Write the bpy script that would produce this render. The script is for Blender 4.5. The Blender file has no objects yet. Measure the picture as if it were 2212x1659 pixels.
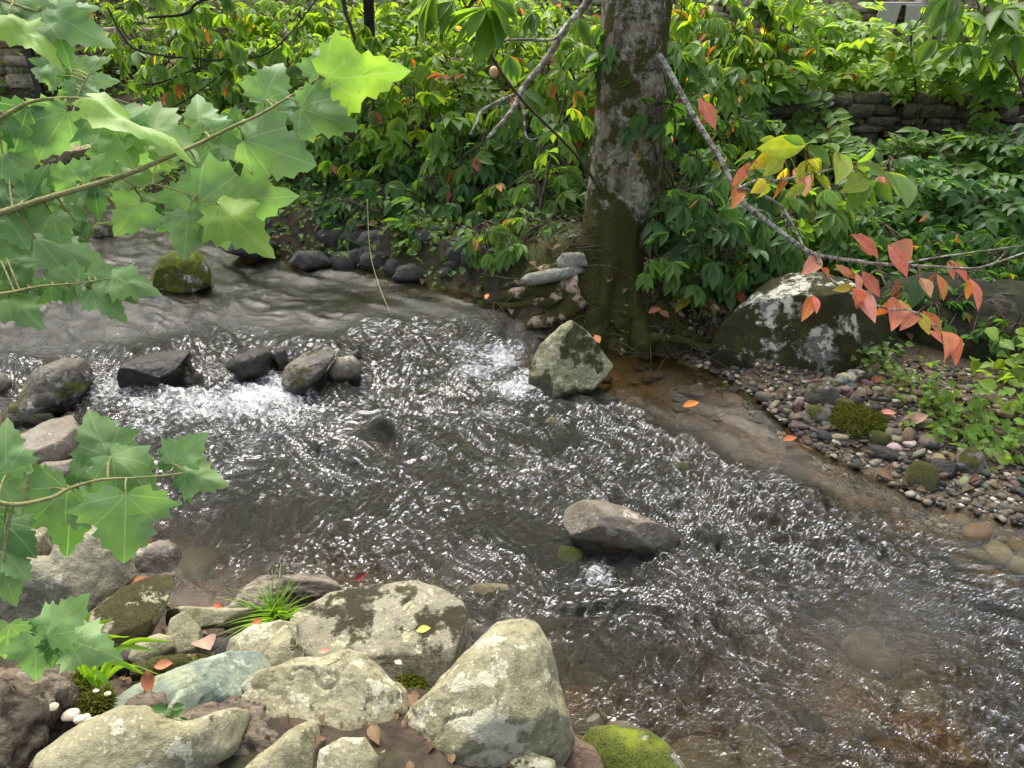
import bpy, bmesh, math, random
import numpy as np
from mathutils import Vector

random.seed(7)
RNG = np.random.default_rng(7)
scene = bpy.context.scene
COL = scene.collection
R = math.radians

# ------------------------------------------------------------------ camera model
FPX, PITCH, CH = 1597.0, R(29.0), 2.3
SP, CP = math.sin(PITCH), math.cos(PITCH)

def Pt(px, py, t):
    u = (px - 1106) / FPX; v = (829.5 - py) / FPX
    return np.array([t * u, t * (CP + v * SP), CH + t * (v * CP - SP)])

def depth(py, z):
    v = (829.5 - py) / FPX
    return (CH - z) / (SP - v * CP)

def Wz(px, py, z):
    return Pt(px, py, depth(py, z))

# ------------------------------------------------------------------ numpy noise
def _hash(ix, iy, iz, s):
    h = (ix.astype(np.int64) * 374761393 + iy.astype(np.int64) * 668265263 + iz.astype(np.int64) * 2147483647 + s * 974711) & 0xFFFFFFFF
    h = ((h ^ (h >> 13)) * 1274126177) & 0xFFFFFFFF
    h = ((h ^ (h >> 16)) * 2246822519) & 0xFFFFFFFF
    return ((h ^ (h >> 15)) & 0xFFFFFF) / float(0xFFFFFF)

def vnoise(p, s=0):
    p = np.asarray(p, float)
    f = np.floor(p); r = p - f; i = f.astype(np.int64)
    r = r * r * r * (r * (r * 6 - 15) + 10)
    out = 0
    for dx in (0, 1):
        wx = r[:, 0] if dx else 1 - r[:, 0]
        for dy in (0, 1):
            wy = r[:, 1] if dy else 1 - r[:, 1]
            for dz in (0, 1):
                wz = r[:, 2] if dz else 1 - r[:, 2]
                out = out + wx * wy * wz * _hash(i[:, 0] + dx, i[:, 1] + dy, i[:, 2] + dz, s)
    return out * 2 - 1

def fbm(p, o=4, s=0, gain=.5, lac=2.03):
    p = np.asarray(p, float); a = 1; t = 0; n = 0
    for k in range(o):
        t = t + a * vnoise(p, s + k * 17); n += a; a *= gain; p = p * lac
    return t / n

def ss(a, b, x):
    q = np.clip((x - a) / (b - a), 0, 1)
    return q * q * (3 - 2 * q)

# ------------------------------------------------------------------ objects
def tag(o, label=None, cat=None, group=None, kind=None):
    if label: o['label'] = label
    if cat: o['category'] = cat
    if group: o['group'] = group
    if kind: o['kind'] = kind
    return o

def empty(name, loc, label, cat, group=None):
    o = bpy.data.objects.new(name, None); COL.objects.link(o)
    o.location = [float(c) for c in loc]; o.empty_display_size = .1
    return tag(o, label, cat, group)

def link(name, me, mat, parent=None, loc=None):
    o = bpy.data.objects.new(name, me); COL.objects.link(o)
    if mat is not None and not me.materials: me.materials.append(mat)
    if parent is not None: o.parent = parent
    if loc is not None: o.location = [float(c) for c in loc]
    return o

class MB:
    def __init__(s): s.V = []; s.F = []; s.C = []; s.U = []; s.n = 0
    def add(s, v, f, c=None, uv=None):
        v = np.asarray(v, float); m = len(v)
        s.V.append(v)
        s.F.extend([tuple(int(i) + s.n for i in q) for q in f])
        s.C.append(np.tile(np.array([1, 1, 1.]), (m, 1)) if c is None else np.broadcast_to(np.asarray(c, float), (m, 3)))
        s.U.append(np.zeros((m, 3)) if uv is None else np.asarray(uv, float))
        s.n += m
    def mesh(s, name, origin=(0, 0, 0), smooth=True, attrs=True):
        me = bpy.data.meshes.new(name)
        V = np.concatenate(s.V) - np.asarray(origin, float)
        me.from_pydata(V.tolist(), [], s.F)
        if attrs:
            C = np.concatenate(s.C); a = me.attributes.new('col', 'FLOAT_COLOR', 'POINT')
            a.data.foreach_set('color', np.concatenate([C, np.ones((len(C), 1))], 1).astype(np.float32).ravel())
            U = np.concatenate(s.U); a = me.attributes.new('luv', 'FLOAT_VECTOR', 'POINT')
            a.data.foreach_set('vector', U.astype(np.float32).ravel())
        if smooth: me.polygons.foreach_set('use_smooth', np.ones(len(me.polygons), bool))
        me.update()
        return me
    def build(s, name, mat, parent=None, loc=None, smooth=True):
        o = np.array([0, 0, 0.])
        if parent is not None: o = np.array(parent_world(parent))
        if loc is not None and parent is None: o = np.asarray(loc, float)
        me = s.mesh(name, o, smooth)
        return link(name, me, mat, parent, loc if parent is None else None)

def parent_world(p):
    v = Vector((0, 0, 0))
    while p is not None:
        v = v + p.location; p = p.parent
    return v

def tube(mb, pts, rad, sides=8, jit=0., seed=0, col=None, cap=True):
    pts = np.asarray(pts, float); n = len(pts)
    rad = np.broadcast_to(np.asarray(rad, float), (n,))
    tg = np.gradient(pts, axis=0); tg /= np.linalg.norm(tg, axis=1)[:, None] + 1e-9
    ref = np.array([0.13, 0.21, 1.0]) if abs(tg[0][2]) < .9 else np.array([1, .1, 0.])
    V = []
    b0 = np.cross(tg[0], ref); b0 /= np.linalg.norm(b0)
    for i in range(n):
        b0 = b0 - tg[i] * np.dot(b0, tg[i]); b0 /= np.linalg.norm(b0) + 1e-9
        c0 = np.cross(tg[i], b0)
        a = np.arange(sides) * 2 * math.pi / sides
        V.append(pts[i] + rad[i] * (np.cos(a)[:, None] * b0 + np.sin(a)[:, None] * c0))
    V = np.concatenate(V)
    if jit:
        k = fbm(V / (max(rad) * 1.3 + 1e-6), 3, seed)
        ax = np.repeat(pts, sides, 0); d = V - ax
        V = ax + d * (1 + jit * k)[:, None]
    F = []
    for i in range(n - 1):
        for j in range(sides):
            k = (j + 1) % sides
            F.append((i * sides + j, i * sides + k, (i + 1) * sides + k, (i + 1) * sides + j))
    if cap:
        F.append(tuple(range(sides - 1, -1, -1))); F.append(tuple((n - 1) * sides + j for j in range(sides)))
    mb.add(V, F, col)

def spline(pts, m=6):
    pts = np.asarray(pts, float); n = len(pts)
    if n < 3: return np.array([pts[0] + (pts[-1] - pts[0]) * k / m for k in range(m + 1)])
    P = np.vstack([2 * pts[0] - pts[1], pts, 2 * pts[-1] - pts[-2]]); out = []
    for i in range(1, n):
        for k in range(m):
            t = k / m; a, b, c, d = P[i - 1], P[i], P[i + 1], P[i + 2]
            out.append(.5 * (2 * b + (c - a) * t + (2 * a - 5 * b + 4 * c - d) * t * t + (3 * b - a - 3 * c + d) * t ** 3))
    out.append(pts[-1]); return np.array(out)

# ------------------------------------------------------------------ node helpers
class NT:
    def __init__(s, name):
        s.m = bpy.data.materials.new(name); s.m.use_nodes = True
        s.t = s.m.node_tree; s.t.nodes.clear()
        s.out = s.t.nodes.new('ShaderNodeOutputMaterial')
        s.tc = s.t.nodes.new('ShaderNodeTexCoord')
    def n(s, typ, **k):
        o = s.t.nodes.new(typ)
        for a, b in k.items(): setattr(o, a, b)
        return o
    def put(s, sock, v):
        if isinstance(v, bpy.types.NodeSocket): s.t.links.new(v, sock)
        elif v is not None:
            if hasattr(sock.default_value, '__len__') and not hasattr(v, '__len__'): v = (v,) * len(sock.default_value)
            if hasattr(v, '__len__') and len(sock.default_value) == 4 and len(v) == 3: v = (*v, 1)
            sock.default_value = v
    def math(s, op, a, b=None, clamp=False):
        o = s.n('ShaderNodeMath', operation=op, use_clamp=clamp); s.put(o.inputs[0], a)
        if b is not None: s.put(o.inputs[1], b)
        return o.outputs[0]
    def vmath(s, op, a, b=None):
        o = s.n('ShaderNodeVectorMath', operation=op); s.put(o.inputs[0], a)
        if b is not None: s.put(o.inputs[1], b)
        return o.outputs[0]
    def noise(s, vec, scale, detail=4, rough=.55, dist=0):
        o = s.n('ShaderNodeTexNoise'); s.put(o.inputs['Vector'], vec)
        o.inputs['Scale'].default_value = scale; o.inputs['Detail'].default_value = detail
        o.inputs['Roughness'].default_value = rough; o.inputs['Distortion'].default_value = dist
        return o.outputs[0]
    def voro(s, vec, scale, feature='F1', out=0):
        o = s.n('ShaderNodeTexVoronoi', feature=feature); s.put(o.inputs['Vector'], vec)
        o.inputs['Scale'].default_value = scale
        return o.outputs[out]
    def step(s, v, a, b):
        o = s.n('ShaderNodeMapRange', interpolation_type='SMOOTHSTEP'); s.put(o.inputs[0], v)
        o.inputs[1].default_value = a; o.inputs[2].default_value = b
        return o.outputs[0]
    def mix(s, f, a, b):
        o = s.n('ShaderNodeMix', data_type='RGBA'); s.put(o.inputs[0], f); s.put(o.inputs[6], a); s.put(o.inputs[7], b)
        return o.outputs[2]
    def mul(s, a, b):
        o = s.n('ShaderNodeMix', data_type='RGBA', blend_type='MULTIPLY'); o.inputs[0].default_value = 1
        s.put(o.inputs[6], a); s.put(o.inputs[7], b); return o.outputs[2]
    def attr(s, name, out=0):
        return s.n('ShaderNodeAttribute', attribute_name=name).outputs[out]
    def bump(s, h, strength=.5, dist=.01, nrm=None):
        o = s.n('ShaderNodeBump'); o.inputs['Strength'].default_value = strength; o.inputs['Distance'].default_value = dist
        s.put(o.inputs['Height'], h)
        if nrm is not None: s.put(o.inputs['Normal'], nrm)
        return o.outputs[0]
    def pri(s, color, rough=.8, spec=.4, nrm=None):
        o = s.n('ShaderNodeBsdfPrincipled'); s.put(o.inputs['Base Color'], color); s.put(o.inputs['Roughness'], rough)
        s.put(o.inputs['Specular IOR Level'], spec)
        if nrm is not None: s.put(o.inputs['Normal'], nrm)
        return o.outputs[0]
    def mixsh(s, f, a, b):
        o = s.n('ShaderNodeMixShader'); s.put(o.inputs[0], f); s.t.links.new(a, o.inputs[1]); s.t.links.new(b, o.inputs[2])
        return o.outputs[0]
    def done(s, sh):
        s.t.links.new(sh, s.out.inputs[0]); return s.m
    def objvec(s):
        oi = s.n('ShaderNodeObjectInfo')
        r = s.math('MULTIPLY', oi.outputs['Random'], 40.)
        return s.vmath('ADD', s.tc.outputs['Object'], r)
    def pos(s): return s.n('ShaderNodeNewGeometry').outputs['Position']
    def sep(s, v):
        o = s.n('ShaderNodeSeparateXYZ'); s.put(o.inputs[0], v); return o.outputs

def mat_rock(name, c1, c2, lichen=(.5, .48, .38), la=.3, moss=0., mossc=(.07, .075, .012), moss2=(.03, .035, .008), dark=.3, wet=.0, bump=1., up=.5, mscale=5., rough=.85, ls=14.):
    """moss: 0..1 coverage; wet: height (world z) under which the stone is wet"""
    k = NT(name); v = k.objvec(); P = k.pos(); N = k.n('ShaderNodeNewGeometry').outputs['Normal']
    nz = k.sep(N)[2]; z = k.sep(P)[2]
    big = k.noise(v, 4.5, 5, .6); mid = k.noise(v, 16, 6, .68); fine = k.noise(v, 90, 4, .75)
    c = k.mix(k.step(big, .36, .64), c1, c2)
    c = k.mix(k.math('MULTIPLY', k.step(mid, .48, .66), .7), c, tuple(x * .5 for x in c1))
    c = k.mix(k.math('MULTIPLY', k.step(k.noise(v, 38, 5, .7), .5, .66), .5), c, tuple(x * .45 for x in c1))
    c = k.mix(k.math('MULTIPLY', k.step(fine, .5, .72), .35), c, tuple(min(1, x * 1.45) for x in c2))
    sp = k.step(k.noise(v, 48, 3, .6), .62, .7)
    c = k.mix(k.math('MULTIPLY', sp, dark), c, (.03, .028, .02))
    # lichen blots
    if la > 0:
        l = k.math('ADD', k.noise(v, ls, 5, .7), k.math('MULTIPLY', k.math('SUBTRACT', k.noise(v, 3.2, 3), .5), .55))
        l = k.step(l, .68 - la * .22, .705 - la * .22)
        c = k.mix(k.math('MULTIPLY', l, .85), c, lichen)
        l2 = k.step(k.math('ADD', k.voro(k.vmath('ADD', v, k.vmath('MULTIPLY', k.n('ShaderNodeTexNoise').outputs[1], (.03, .03, .03))), 55), k.math('MULTIPLY', k.noise(v, 9, 4), -1.)), -.26, -.36)
        c = k.mix(k.math('MULTIPLY', l2, .6 * min(1, la * 2)), c, tuple(x * 1.05 for x in lichen))
    h = k.math('ADD', k.math('MULTIPLY', big, .6), k.math('ADD', k.math('MULTIPLY', mid, .8), k.math('MULTIPLY', fine, .4)))
    r = rough
    if moss > 0:
        q = k.math('ADD', k.noise(v, mscale, 6, .62), k.math('MULTIPLY', nz, .12 * up))
        q = k.math('ADD', q, k.math('MULTIPLY', k.math('SUBTRACT', mid, .5), .3))
        a = .78 - moss * .5
        q = k.step(q, a, a + .05)
        mt = k.noise(v, 160, 4, .8)
        mc = k.mix(k.step(mt, .4, .62), moss2, mossc)
        mc = k.mix(k.math('MULTIPLY', k.step(k.noise(v, 9, 3), .5, .68), .6), mc, tuple(min(1, x * 1.9) for x in mossc))
        c = k.mix(q, c, mc)
        h = k.math('ADD', h, k.math('MULTIPLY', q, k.math('ADD', .35, k.math('MULTIPLY', mt, 1.6))))
    if wet is not None:
        wn = k.math('ADD', z, k.math('MULTIPLY', k.math('SUBTRACT', k.noise(v, 9, 3), .5), .09))
        w = k.step(wn, wet + .035, wet - .005)
        c = k.mix(k.math('MULTIPLY', w, .72), c, k.mul(c, (.28, .25, .2, 1)))
        r = k.math('SUBTRACT', rough, k.math('MULTIPLY', w, .55))
    b = k.bump(h, .75 * bump, .02)
    return k.done(k.pri(c, r, .4, b))

# ------------------------------------------------------------------ stream shape
def poly_y(pts):
    a = np.array(pts); return lambda x: np.interp(x, a[:, 0], a[:, 1])
yF = poly_y([(-60, 9.6), (-8, 8.6), (-5.8, 8.46), (-4.57, 8.05), (-3.52, 7.6), (-2.53, 6.45), (-1.82, 5.96), (-1.24, 5.79), (-.83, 5.52), (-.37, 5.28), (-.1, 5.0), (.1, 4.7), (.63, 4.61), (1.06, 4.51), (1.37, 4.24), (1.5, 3.97), (1.62, 3.45), (1.79, 3.23), (2.05, 2.92), (2.43, 2.74), (4, 2.2), (60, 1.)])
yN = poly_y([(-60, 6.), (-8, 5.), (-3.5, 4.2), (-2.98, 3.67), (-2.45, 3.2), (-2.02, 2.82), (-1.58, 2.36), (-1.24, 2.19), (-.86, 2.19), (-.29, 2.1), (-.11, 1.89), (.1, 1.86), (.22, 1.59), (.56, 1.4), (1.2, 1.), (4, -.5), (60, -3)])
yS = poly_y([(-60, 4.5), (-5, 4.0), (-3.07, 3.88), (-2.6, 3.99), (-2.23, 4.12), (-1.66, 4.18), (-1.3, 4.12), (-1.01, 4.4), (-.71, 4.5), (-.46, 4.55), (-.02, 4.6), (.2, 4.45), (.5, 4.5), (60, 4.6)])
UP = .17
def level(x, y):
    d = y - yS(x) - .22
    return UP * ss(-.28, .1, d) * ss(.9, .3, x)

def terrain(x, y):
    x = np.asarray(x, float); y = np.asarray(y, float)
    lv = level(x, y)
    df = y - yF(x); dn = yN(x) - y
    e = np.minimum(-df, -dn)
    p3 = np.stack([x, y, 0 * x], -1).reshape(-1, 3)
    n1 = fbm(p3 * 1.3, 4, 3).reshape(x.shape); n2 = fbm(p3 * 5, 3, 9).reshape(x.shape)
    shallow = ss(.6, 1.2, x) * ss(3.1, 3.7, y)
    g1 = Wz(1870, 1400, 0); g2 = Wz(2020, 1600, 0); hump = .13 * np.exp(-((x - g1[0]) / .6) ** 2 - ((y - g1[1]) / .35) ** 2) + .12 * np.exp(-((x - g2[0]) / .3) ** 2 - ((y - g2[1]) / .25) ** 2)
    shallow = np.maximum(shallow, ss(-.2, .2, y - (4. - .8 * (x - .42))) * ss(.3, .5, x))
    bed = lv + hump - (.03 + (.24 - .15 * shallow) * ss(0, .8 - .5 * ss(-.1, .15, y - yS(x)) * ss(.6, .2, x), e)) + .05 * n1 * ss(0, .4, e) + .025 * n2
    wl = ss(1.6, .3, x)
    zl = lv + .32 * ss(0, .35, df) + .9 * ss(.3, 3.6, df) + .05 * np.maximum(0, df - 3)
    zr = .01 + .14 * ss(0, 1.1, df) + .28 * ss(1.0, 3.2, df)
    wall = ss(7.75, 7.95, y)
    zr = zr * (1 - wall) + wall * (1.17 + .06 * np.maximum(0, y - 8))
    zf = zl * wl + zr * (1 - wl) + .06 * n1 * ss(.3, 1.2, df) + .02 * n2
    zf = zf + .34 * np.exp(-(((x - .72) / .55) ** 2 + ((y - 5.12) / .42) ** 2)) * ss(0, .25, df)
    zf = np.minimum(zf, 1.75 + .02 * np.maximum(0, y - 12) + .1 * n1)
    zn = .02 + .42 * ss(0, .9, dn) + .25 * ss(.9, 3, dn) + .05 * n1 + .025 * n2
    z = np.where(df > 0, zf, np.where(dn > 0, zn, bed))
    return z
def tz(x, y): return float(terrain(np.array([x]), np.array([y]))[0])

def on_ground(px, py, z0=.3):
    """point where a pixel ray meets the terrain"""
    d = Pt(px, py, 1.) - np.array([0, 0, CH])
    t = np.linspace(1.2, 16, 600)
    X = d[0] * t; Y = d[1] * t; Z = CH + d[2] * t
    g = terrain(X, Y); i = int(np.argmax(Z < g))
    if i == 0: i = 599
    return np.array([X[i], Y[i], g[i]]), t[i]

def grow(a, b, n, c):   # spacing grows away from c
    u = np.linspace(-1, 1, n); s = np.sinh(u * 3.4) / math.sinh(3.4)
    return np.where(s < 0, c + s * (c - a), c + s * (b - c))

def build_ground():
    xs = grow(-70, 70, 420, -.2); ys = grow(-25, 110, 420, 4.2)
    X, Y = np.meshgrid(xs, ys); Z = terrain(X, Y)
    V = np.stack([X, Y, Z], -1).reshape(-1, 3); n = len(xs); m = len(ys)
    idx = np.arange(n * m).reshape(m, n)
    F = np.stack([idx[:-1, :-1], idx[:-1, 1:], idx[1:, 1:], idx[1:, :-1]], -1).reshape(-1, 4)
    me = bpy.data.meshes.new('ground'); me.from_pydata(V.tolist(), [], F.tolist())
    me.polygons.foreach_set('use_smooth', np.ones(len(me.polygons), bool))
    a = me.attributes.new('bed', 'FLOAT', 'POINT'); df = Y - yF(X); dn = yN(X) - Y
    wetm = ss(.06, -.04, np.maximum(df, dn)); a.data.foreach_set('value', wetm.ravel().astype(np.float32))
    a = me.attributes.new('lawn', 'FLOAT', 'POINT')
    lw = ss(7.95, 8.2, Y) * ss(1.2, 2.2, X) * ss(12.2, 11.2, Y); a.data.foreach_set('value', lw.ravel().astype(np.float32))
    a = me.attributes.new('bar', 'FLOAT', 'POINT')
    br = ss(1.3, 1.5, X) * ss(-.3, -.1, df) * ss(1.9, 1.3, df); a.data.foreach_set('value', br.ravel().astype(np.float32))
    a = me.attributes.new('mossy', 'FLOAT', 'POINT'); mg = np.exp(-(((X - .6) / .75) ** 2 + ((Y - 5.0) / .55) ** 2)) * ss(-.1, .05, df); a.data.foreach_set('value', mg.ravel().astype(np.float32))
    a = me.attributes.new('pool', 'FLOAT', 'POINT'); a.data.foreach_set('value', (ss(-.1, .2, Y - yS(X)) * ss(.4, .1, X)).ravel().astype(np.float32))
    me.update()
    k = NT('ground_soil'); v = k.tc.outputs['Object']
    n1 = k.noise(v, 2.2, 5, .6); n2 = k.noise(v, 14, 5, .65); n3 = k.noise(v, 70, 4, .7)
    soil = k.mix(k.step(n2, .35, .65), (.02, .014, .009), (.06, .041, .025))
    soil = k.mix(k.math('MULTIPLY', k.step(n1, .45, .65), .5), soil, (.035, .045, .015))
    cell = k.voro(v, 9, 'F1', 1); ed = k.voro(v, 9, 'DISTANCE_TO_EDGE', 0)
    bedc = k.mix(k.step(n1, .3, .7), (.2, .13, .05), (.1, .072, .03))
    bedc = k.mix(k.math('MULTIPLY', k.sep(cell)[0], .5), bedc, (.11, .085, .05))
    bedc = k.mix(k.math('MULTIPLY', k.step(ed, .06, .0), .5), bedc, (.03, .02, .01))
    bedc = k.mix(k.attr('pool', 2), bedc, k.mix(k.step(n2, .35, .65), (.05, .045, .018), (.1, .085, .035)))
    barc = k.mix(k.step(n3, .4, .6), (.06, .042, .026), (.16, .125, .085))
    barc = k.mix(k.math('MULTIPLY', k.step(k.voro(v, 55, 'DISTANCE_TO_EDGE', 0), .1, .0), .8), barc, (.03, .02, .015))
    lawn = k.mix(k.step(n3, .35, .65), (.1, .13, .02), (.2, .22, .03))
    lawn = k.mix(k.math('MULTIPLY', k.step(n1, .5, .68), .6), lawn, (.22, .17, .11))
    c = k.mix(k.attr('bed', 2), soil, bedc); c = k.mix(k.attr('bar', 2), c, barc); c = k.mix(k.attr('lawn', 2), c, lawn)
    c = k.mix(k.step(k.math('ADD', k.attr('mossy', 2), k.math('MULTIPLY', k.math('SUBTRACT', n2, .5), 1.2)), .35, .55), c, k.mix(k.step(n3, .35, .65), (.02, .022, .007), (.075, .075, .016)))
    h = k.math('ADD', k.math('MULTIPLY', n2, .6), k.math('MULTIPLY', n3, .4))
    m = k.done(k.pri(c, .85, .3, k.bump(h, .7, .03)))
    tag(link('ground', me, m), kind='structure')

# ------------------------------------------------------------------ water
def build_water():
    st = .0038
    ys = np.exp(np.arange(math.log(.9), math.log(13.), st)); s = np.arange(-1.35, 1.25, st)
    Y, S = np.meshgrid(ys, s, indexing='ij'); X = S * np.maximum(Y, 1.)
    lv = level(X, Y); m, n = X.shape
    x = X.ravel(); y = Y.ravel(); d = y - yS(x) - .22
    df = y - yF(x); dn = yN(x) - y; e = np.minimum(-df, -dn)
    # roughness of the surface
    lower = ss(.25, -.1, d)
    calm_pool = np.exp(-(((x + .45) / .9) ** 2 + ((y - 5.0) / .55) ** 2))
    shal = ss(-.2, .15, y - (4.0 - .8 * (x - .42)) + .2 * fbm(np.stack([x, y, 0 * x], -1) * 2, 2, 5)) * ss(.3, .5, x)
    qx, qy = Wz(1870, 1400, 0)[:2]; shal = np.maximum(shal, .75 * np.exp(-(((x - qx) * .75 + (y - qy) * .65) / .75) ** 2 - (((x - qx) * -.65 + (y - qy) * .75) / .28) ** 2)) * ss(-.1, .1, x)
    rapids = np.exp(-((d + .45) / .55) ** 2) * ss(.35, .0, x) * ss(-2.6, -2.0, x)
    patch = np.clip(1.05 + .9 * fbm(np.stack([x * 1.4, y * 1.4, 0 * x], -1), 3, 31), .85, 1.6)
    A = (1.05 + 1.15 * lower) * patch * (1 - .65 * calm_pool) * (1 - .85 * shal) + .7 * rapids
    A *= .35 + .65 * ss(0, .35, e)
    p = np.stack([x, y, 0 * x], -1)
    w1 = fbm(p * 1.6, 2, 51); w2 = fbm(p * 1.6 + 7, 2, 57)
    ang = np.where(d > 0, R(-12), R(-40)) + .7 * w1
    ang = R(-14) + (R(-44) - R(-14)) * ss(.1, -.8, d) + 0 * ang
    ca, sa = np.cos(R(-38)), np.sin(R(-38))
    al = x * ca + y * sa + .22 * w1; ac = -x * sa + y * ca + .22 * w2
    def q(fa, fc, o, sd, g=.5): return fbm(np.stack([al * fa, ac * fc, 0 * x], -1), o, sd, g)
    strk = q(2.2, 10, 3, 65, .55); wide = q(2.6, 8, 3, 67)
    big = q(1.3, 3.2, 2, 61)
    midn = q(4.5, 8.5, 2, 71); rid = 1 - 2 * np.abs(q(13, 19, 2, 81)); fin = 1 - 2 * np.abs(q(29, 38, 1, 91))
    upr = ss(.0, .5, d)
    h = .03 * big + A * ((.027 * strk + .015 * midn + .0072 * rid + .0036 * fin) * (1 - .55 * upr) + .024 * wide * upr)
    h += rapids * (.03 * q(5, 6, 2, 101) + .02 * q(14, 14, 2, 111))
    Z = lv.ravel() + h * ss(-.12, .15, e)
    # foam
    foam = np.zeros_like(x)
    for px, py, z, r, a in ((235, 850, .02, .3, .75), (330, 860, .02, .3, .7), (430, 880, .02, .45, .8), (560, 850, .03, .42, 1.0), (640, 900, .0, .4, .7), (500, 940, 0, .6, .55), (320, 930, 0, .35, .6), (1085, 745, .1, .22, .95), (1040, 790, .03, .3, .75), (1120, 830, 0, .3, .85), (1060, 900, 0, .4, .5), (780, 830, .02, .4, .4), (900, 900, 0, .5, .35), (1290, 1235, 0, .13, .7), (1250, 1260, 0, .12, .5), (700, 1000, 0, .8, .3), (1470, 1120, 0, .1, .4), (2180, 1600, 0, .25, .5), (1985, 1330, 0, .15, .3), (1010, 720, .15, .15, .7)):
        c = Wz(px, py, z); foam = np.maximum(foam, a * np.exp(-(((x - c[0]) / r) ** 2 + ((y - c[1]) / (r * .8)) ** 2)))
    fall = np.exp(-((d + .1) / .13) ** 2) * ss(.2, .05, x)
    foam = np.maximum(foam, .55 * fall * (.5 + .5 * q(10, 10, 2, 131)))
    keep = (np.maximum(df, dn) < .5).reshape(m, n)
    idx = np.arange(m * n).reshape(m, n)
    k4 = keep[:-1, :-1] & keep[1:, :-1] & keep[:-1, 1:] & keep[1:, 1:]
    F = np.stack([idx[:-1, :-1], idx[:-1, 1:], idx[1:, 1:], idx[1:, :-1]], -1)[k4]
    used = np.unique(F); remap = -np.ones(m * n, int); remap[used] = np.arange(len(used))
    F = remap[F]; V = np.stack([x, y, Z], -1)[used]
    me = bpy.data.meshes.new('stream_water')
    me.vertices.add(len(V)); me.vertices.foreach_set('co', V.astype(np.float32).ravel())
    me.loops.add(F.size); me.loops.foreach_set('vertex_index', F.astype(np.int32).ravel())
    me.polygons.add(len(F)); me.polygons.foreach_set('loop_start', (np.arange(len(F)) * 4).astype(np.int32))
    me.polygons.foreach_set('use_smooth', np.ones(len(F), bool))
    dep = np.maximum(0, lv.ravel() - terrain(x, y))
    for nm, arr in (('depth', dep), ('foam', foam), ('chop', np.clip(A, 0, 2) * (1 - .72 * upr))):
        a = me.attributes.new(nm, 'FLOAT', 'POINT'); a.data.foreach_set('value', arr[used].astype(np.float32))
    me.update(calc_edges=True); me.validate()
    k = NT('stream_water'); v = k.tc.outputs['Object']
    mp = k.n('ShaderNodeMapping'); mp.inputs['Rotation'].default_value = (0, 0, R(38)); mp.inputs['Scale'].default_value = (1, 1.7, 1)
    k.put(mp.inputs['Vector'], v); fv = mp.outputs[0]
    chop = k.attr('chop', 2)
    n1 = k.noise(fv, 48, 4, .6, .9); n2 = k.noise(fv, 120, 2, .5, .6)
    hh = k.math('MULTIPLY', k.math('ADD', n1, k.math('MULTIPLY', n2, .4)), chop)
    b = k.bump(hh, 1., .0135)
    fr = k.n('ShaderNodeFresnel'); fr.inputs['IOR'].default_value = 1.53; k.put(fr.inputs['Normal'], b)
    gl = k.n('ShaderNodeBsdfGlossy'); gl.inputs['Color'].default_value = (1, 1, 1, 1); gl.inputs['Roughness'].default_value = .16; k.put(gl.inputs['Normal'], b)
    tr = k.n('ShaderNodeBsdfTransparent'); k.put(tr.inputs['Color'], k.mix(k.step(k.attr('depth', 2), .06, .3), (.95, .84, .6), (.2, .19, .095)))
    df_ = k.n('ShaderNodeBsdfDiffuse'); df_.inputs['Color'].default_value = (.04, .034, .014, 1)
    body = k.mixsh(.14, tr.outputs[0], df_.outputs[0])
    surf = k.mixsh(fr.outputs[0], body, gl.outputs[0])
    fo = k.attr('foam', 2)
    fn = k.math('ADD', k.noise(fv, 30, 5, .75, .8), k.math('MULTIPLY', k.math('SUBTRACT', k.noise(v, 6, 2), .5), .3))
    fm = k.step(k.math('ADD', k.math('MULTIPLY', fo, .46), fn), .72, 1.0)
    fd = k.pri((.6, .62, .63), .35, .6, k.bump(k.noise(fv, 70, 3, .7), .8, .01))
    surf = k.mixsh(k.math('MULTIPLY', fm, .85), surf, fd)
    tag(link('stream_water', me, k.done(surf)), kind='structure')

# ------------------------------------------------------------------ rocks
_ico = {}
def ico(n):
    if n not in _ico:
        bm = bmesh.new(); bmesh.ops.create_icosphere(bm, subdivisions=n, radius=1)
        bm.verts.ensure_lookup_table()
        _ico[n] = (np.array([v.co[:] for v in bm.verts]), [tuple(v.index for v in f.verts) for f in bm.faces]); bm.free()
    return _ico[n]

def bb(x0, y0, x1, y1, e=2.5, n=14):
    a = np.arange(n) * 2 * math.pi / n; c, s = np.cos(a), np.sin(a)
    return [((x0 + x1) / 2 + (x1 - x0) / 2 * np.sign(ci) * abs(ci) ** (2 / e), (y0 + y1) / 2 + (y1 - y0) / 2 * np.sign(si) * abs(si) ** (2 / e)) for ci, si in zip(c, s)]

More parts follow.
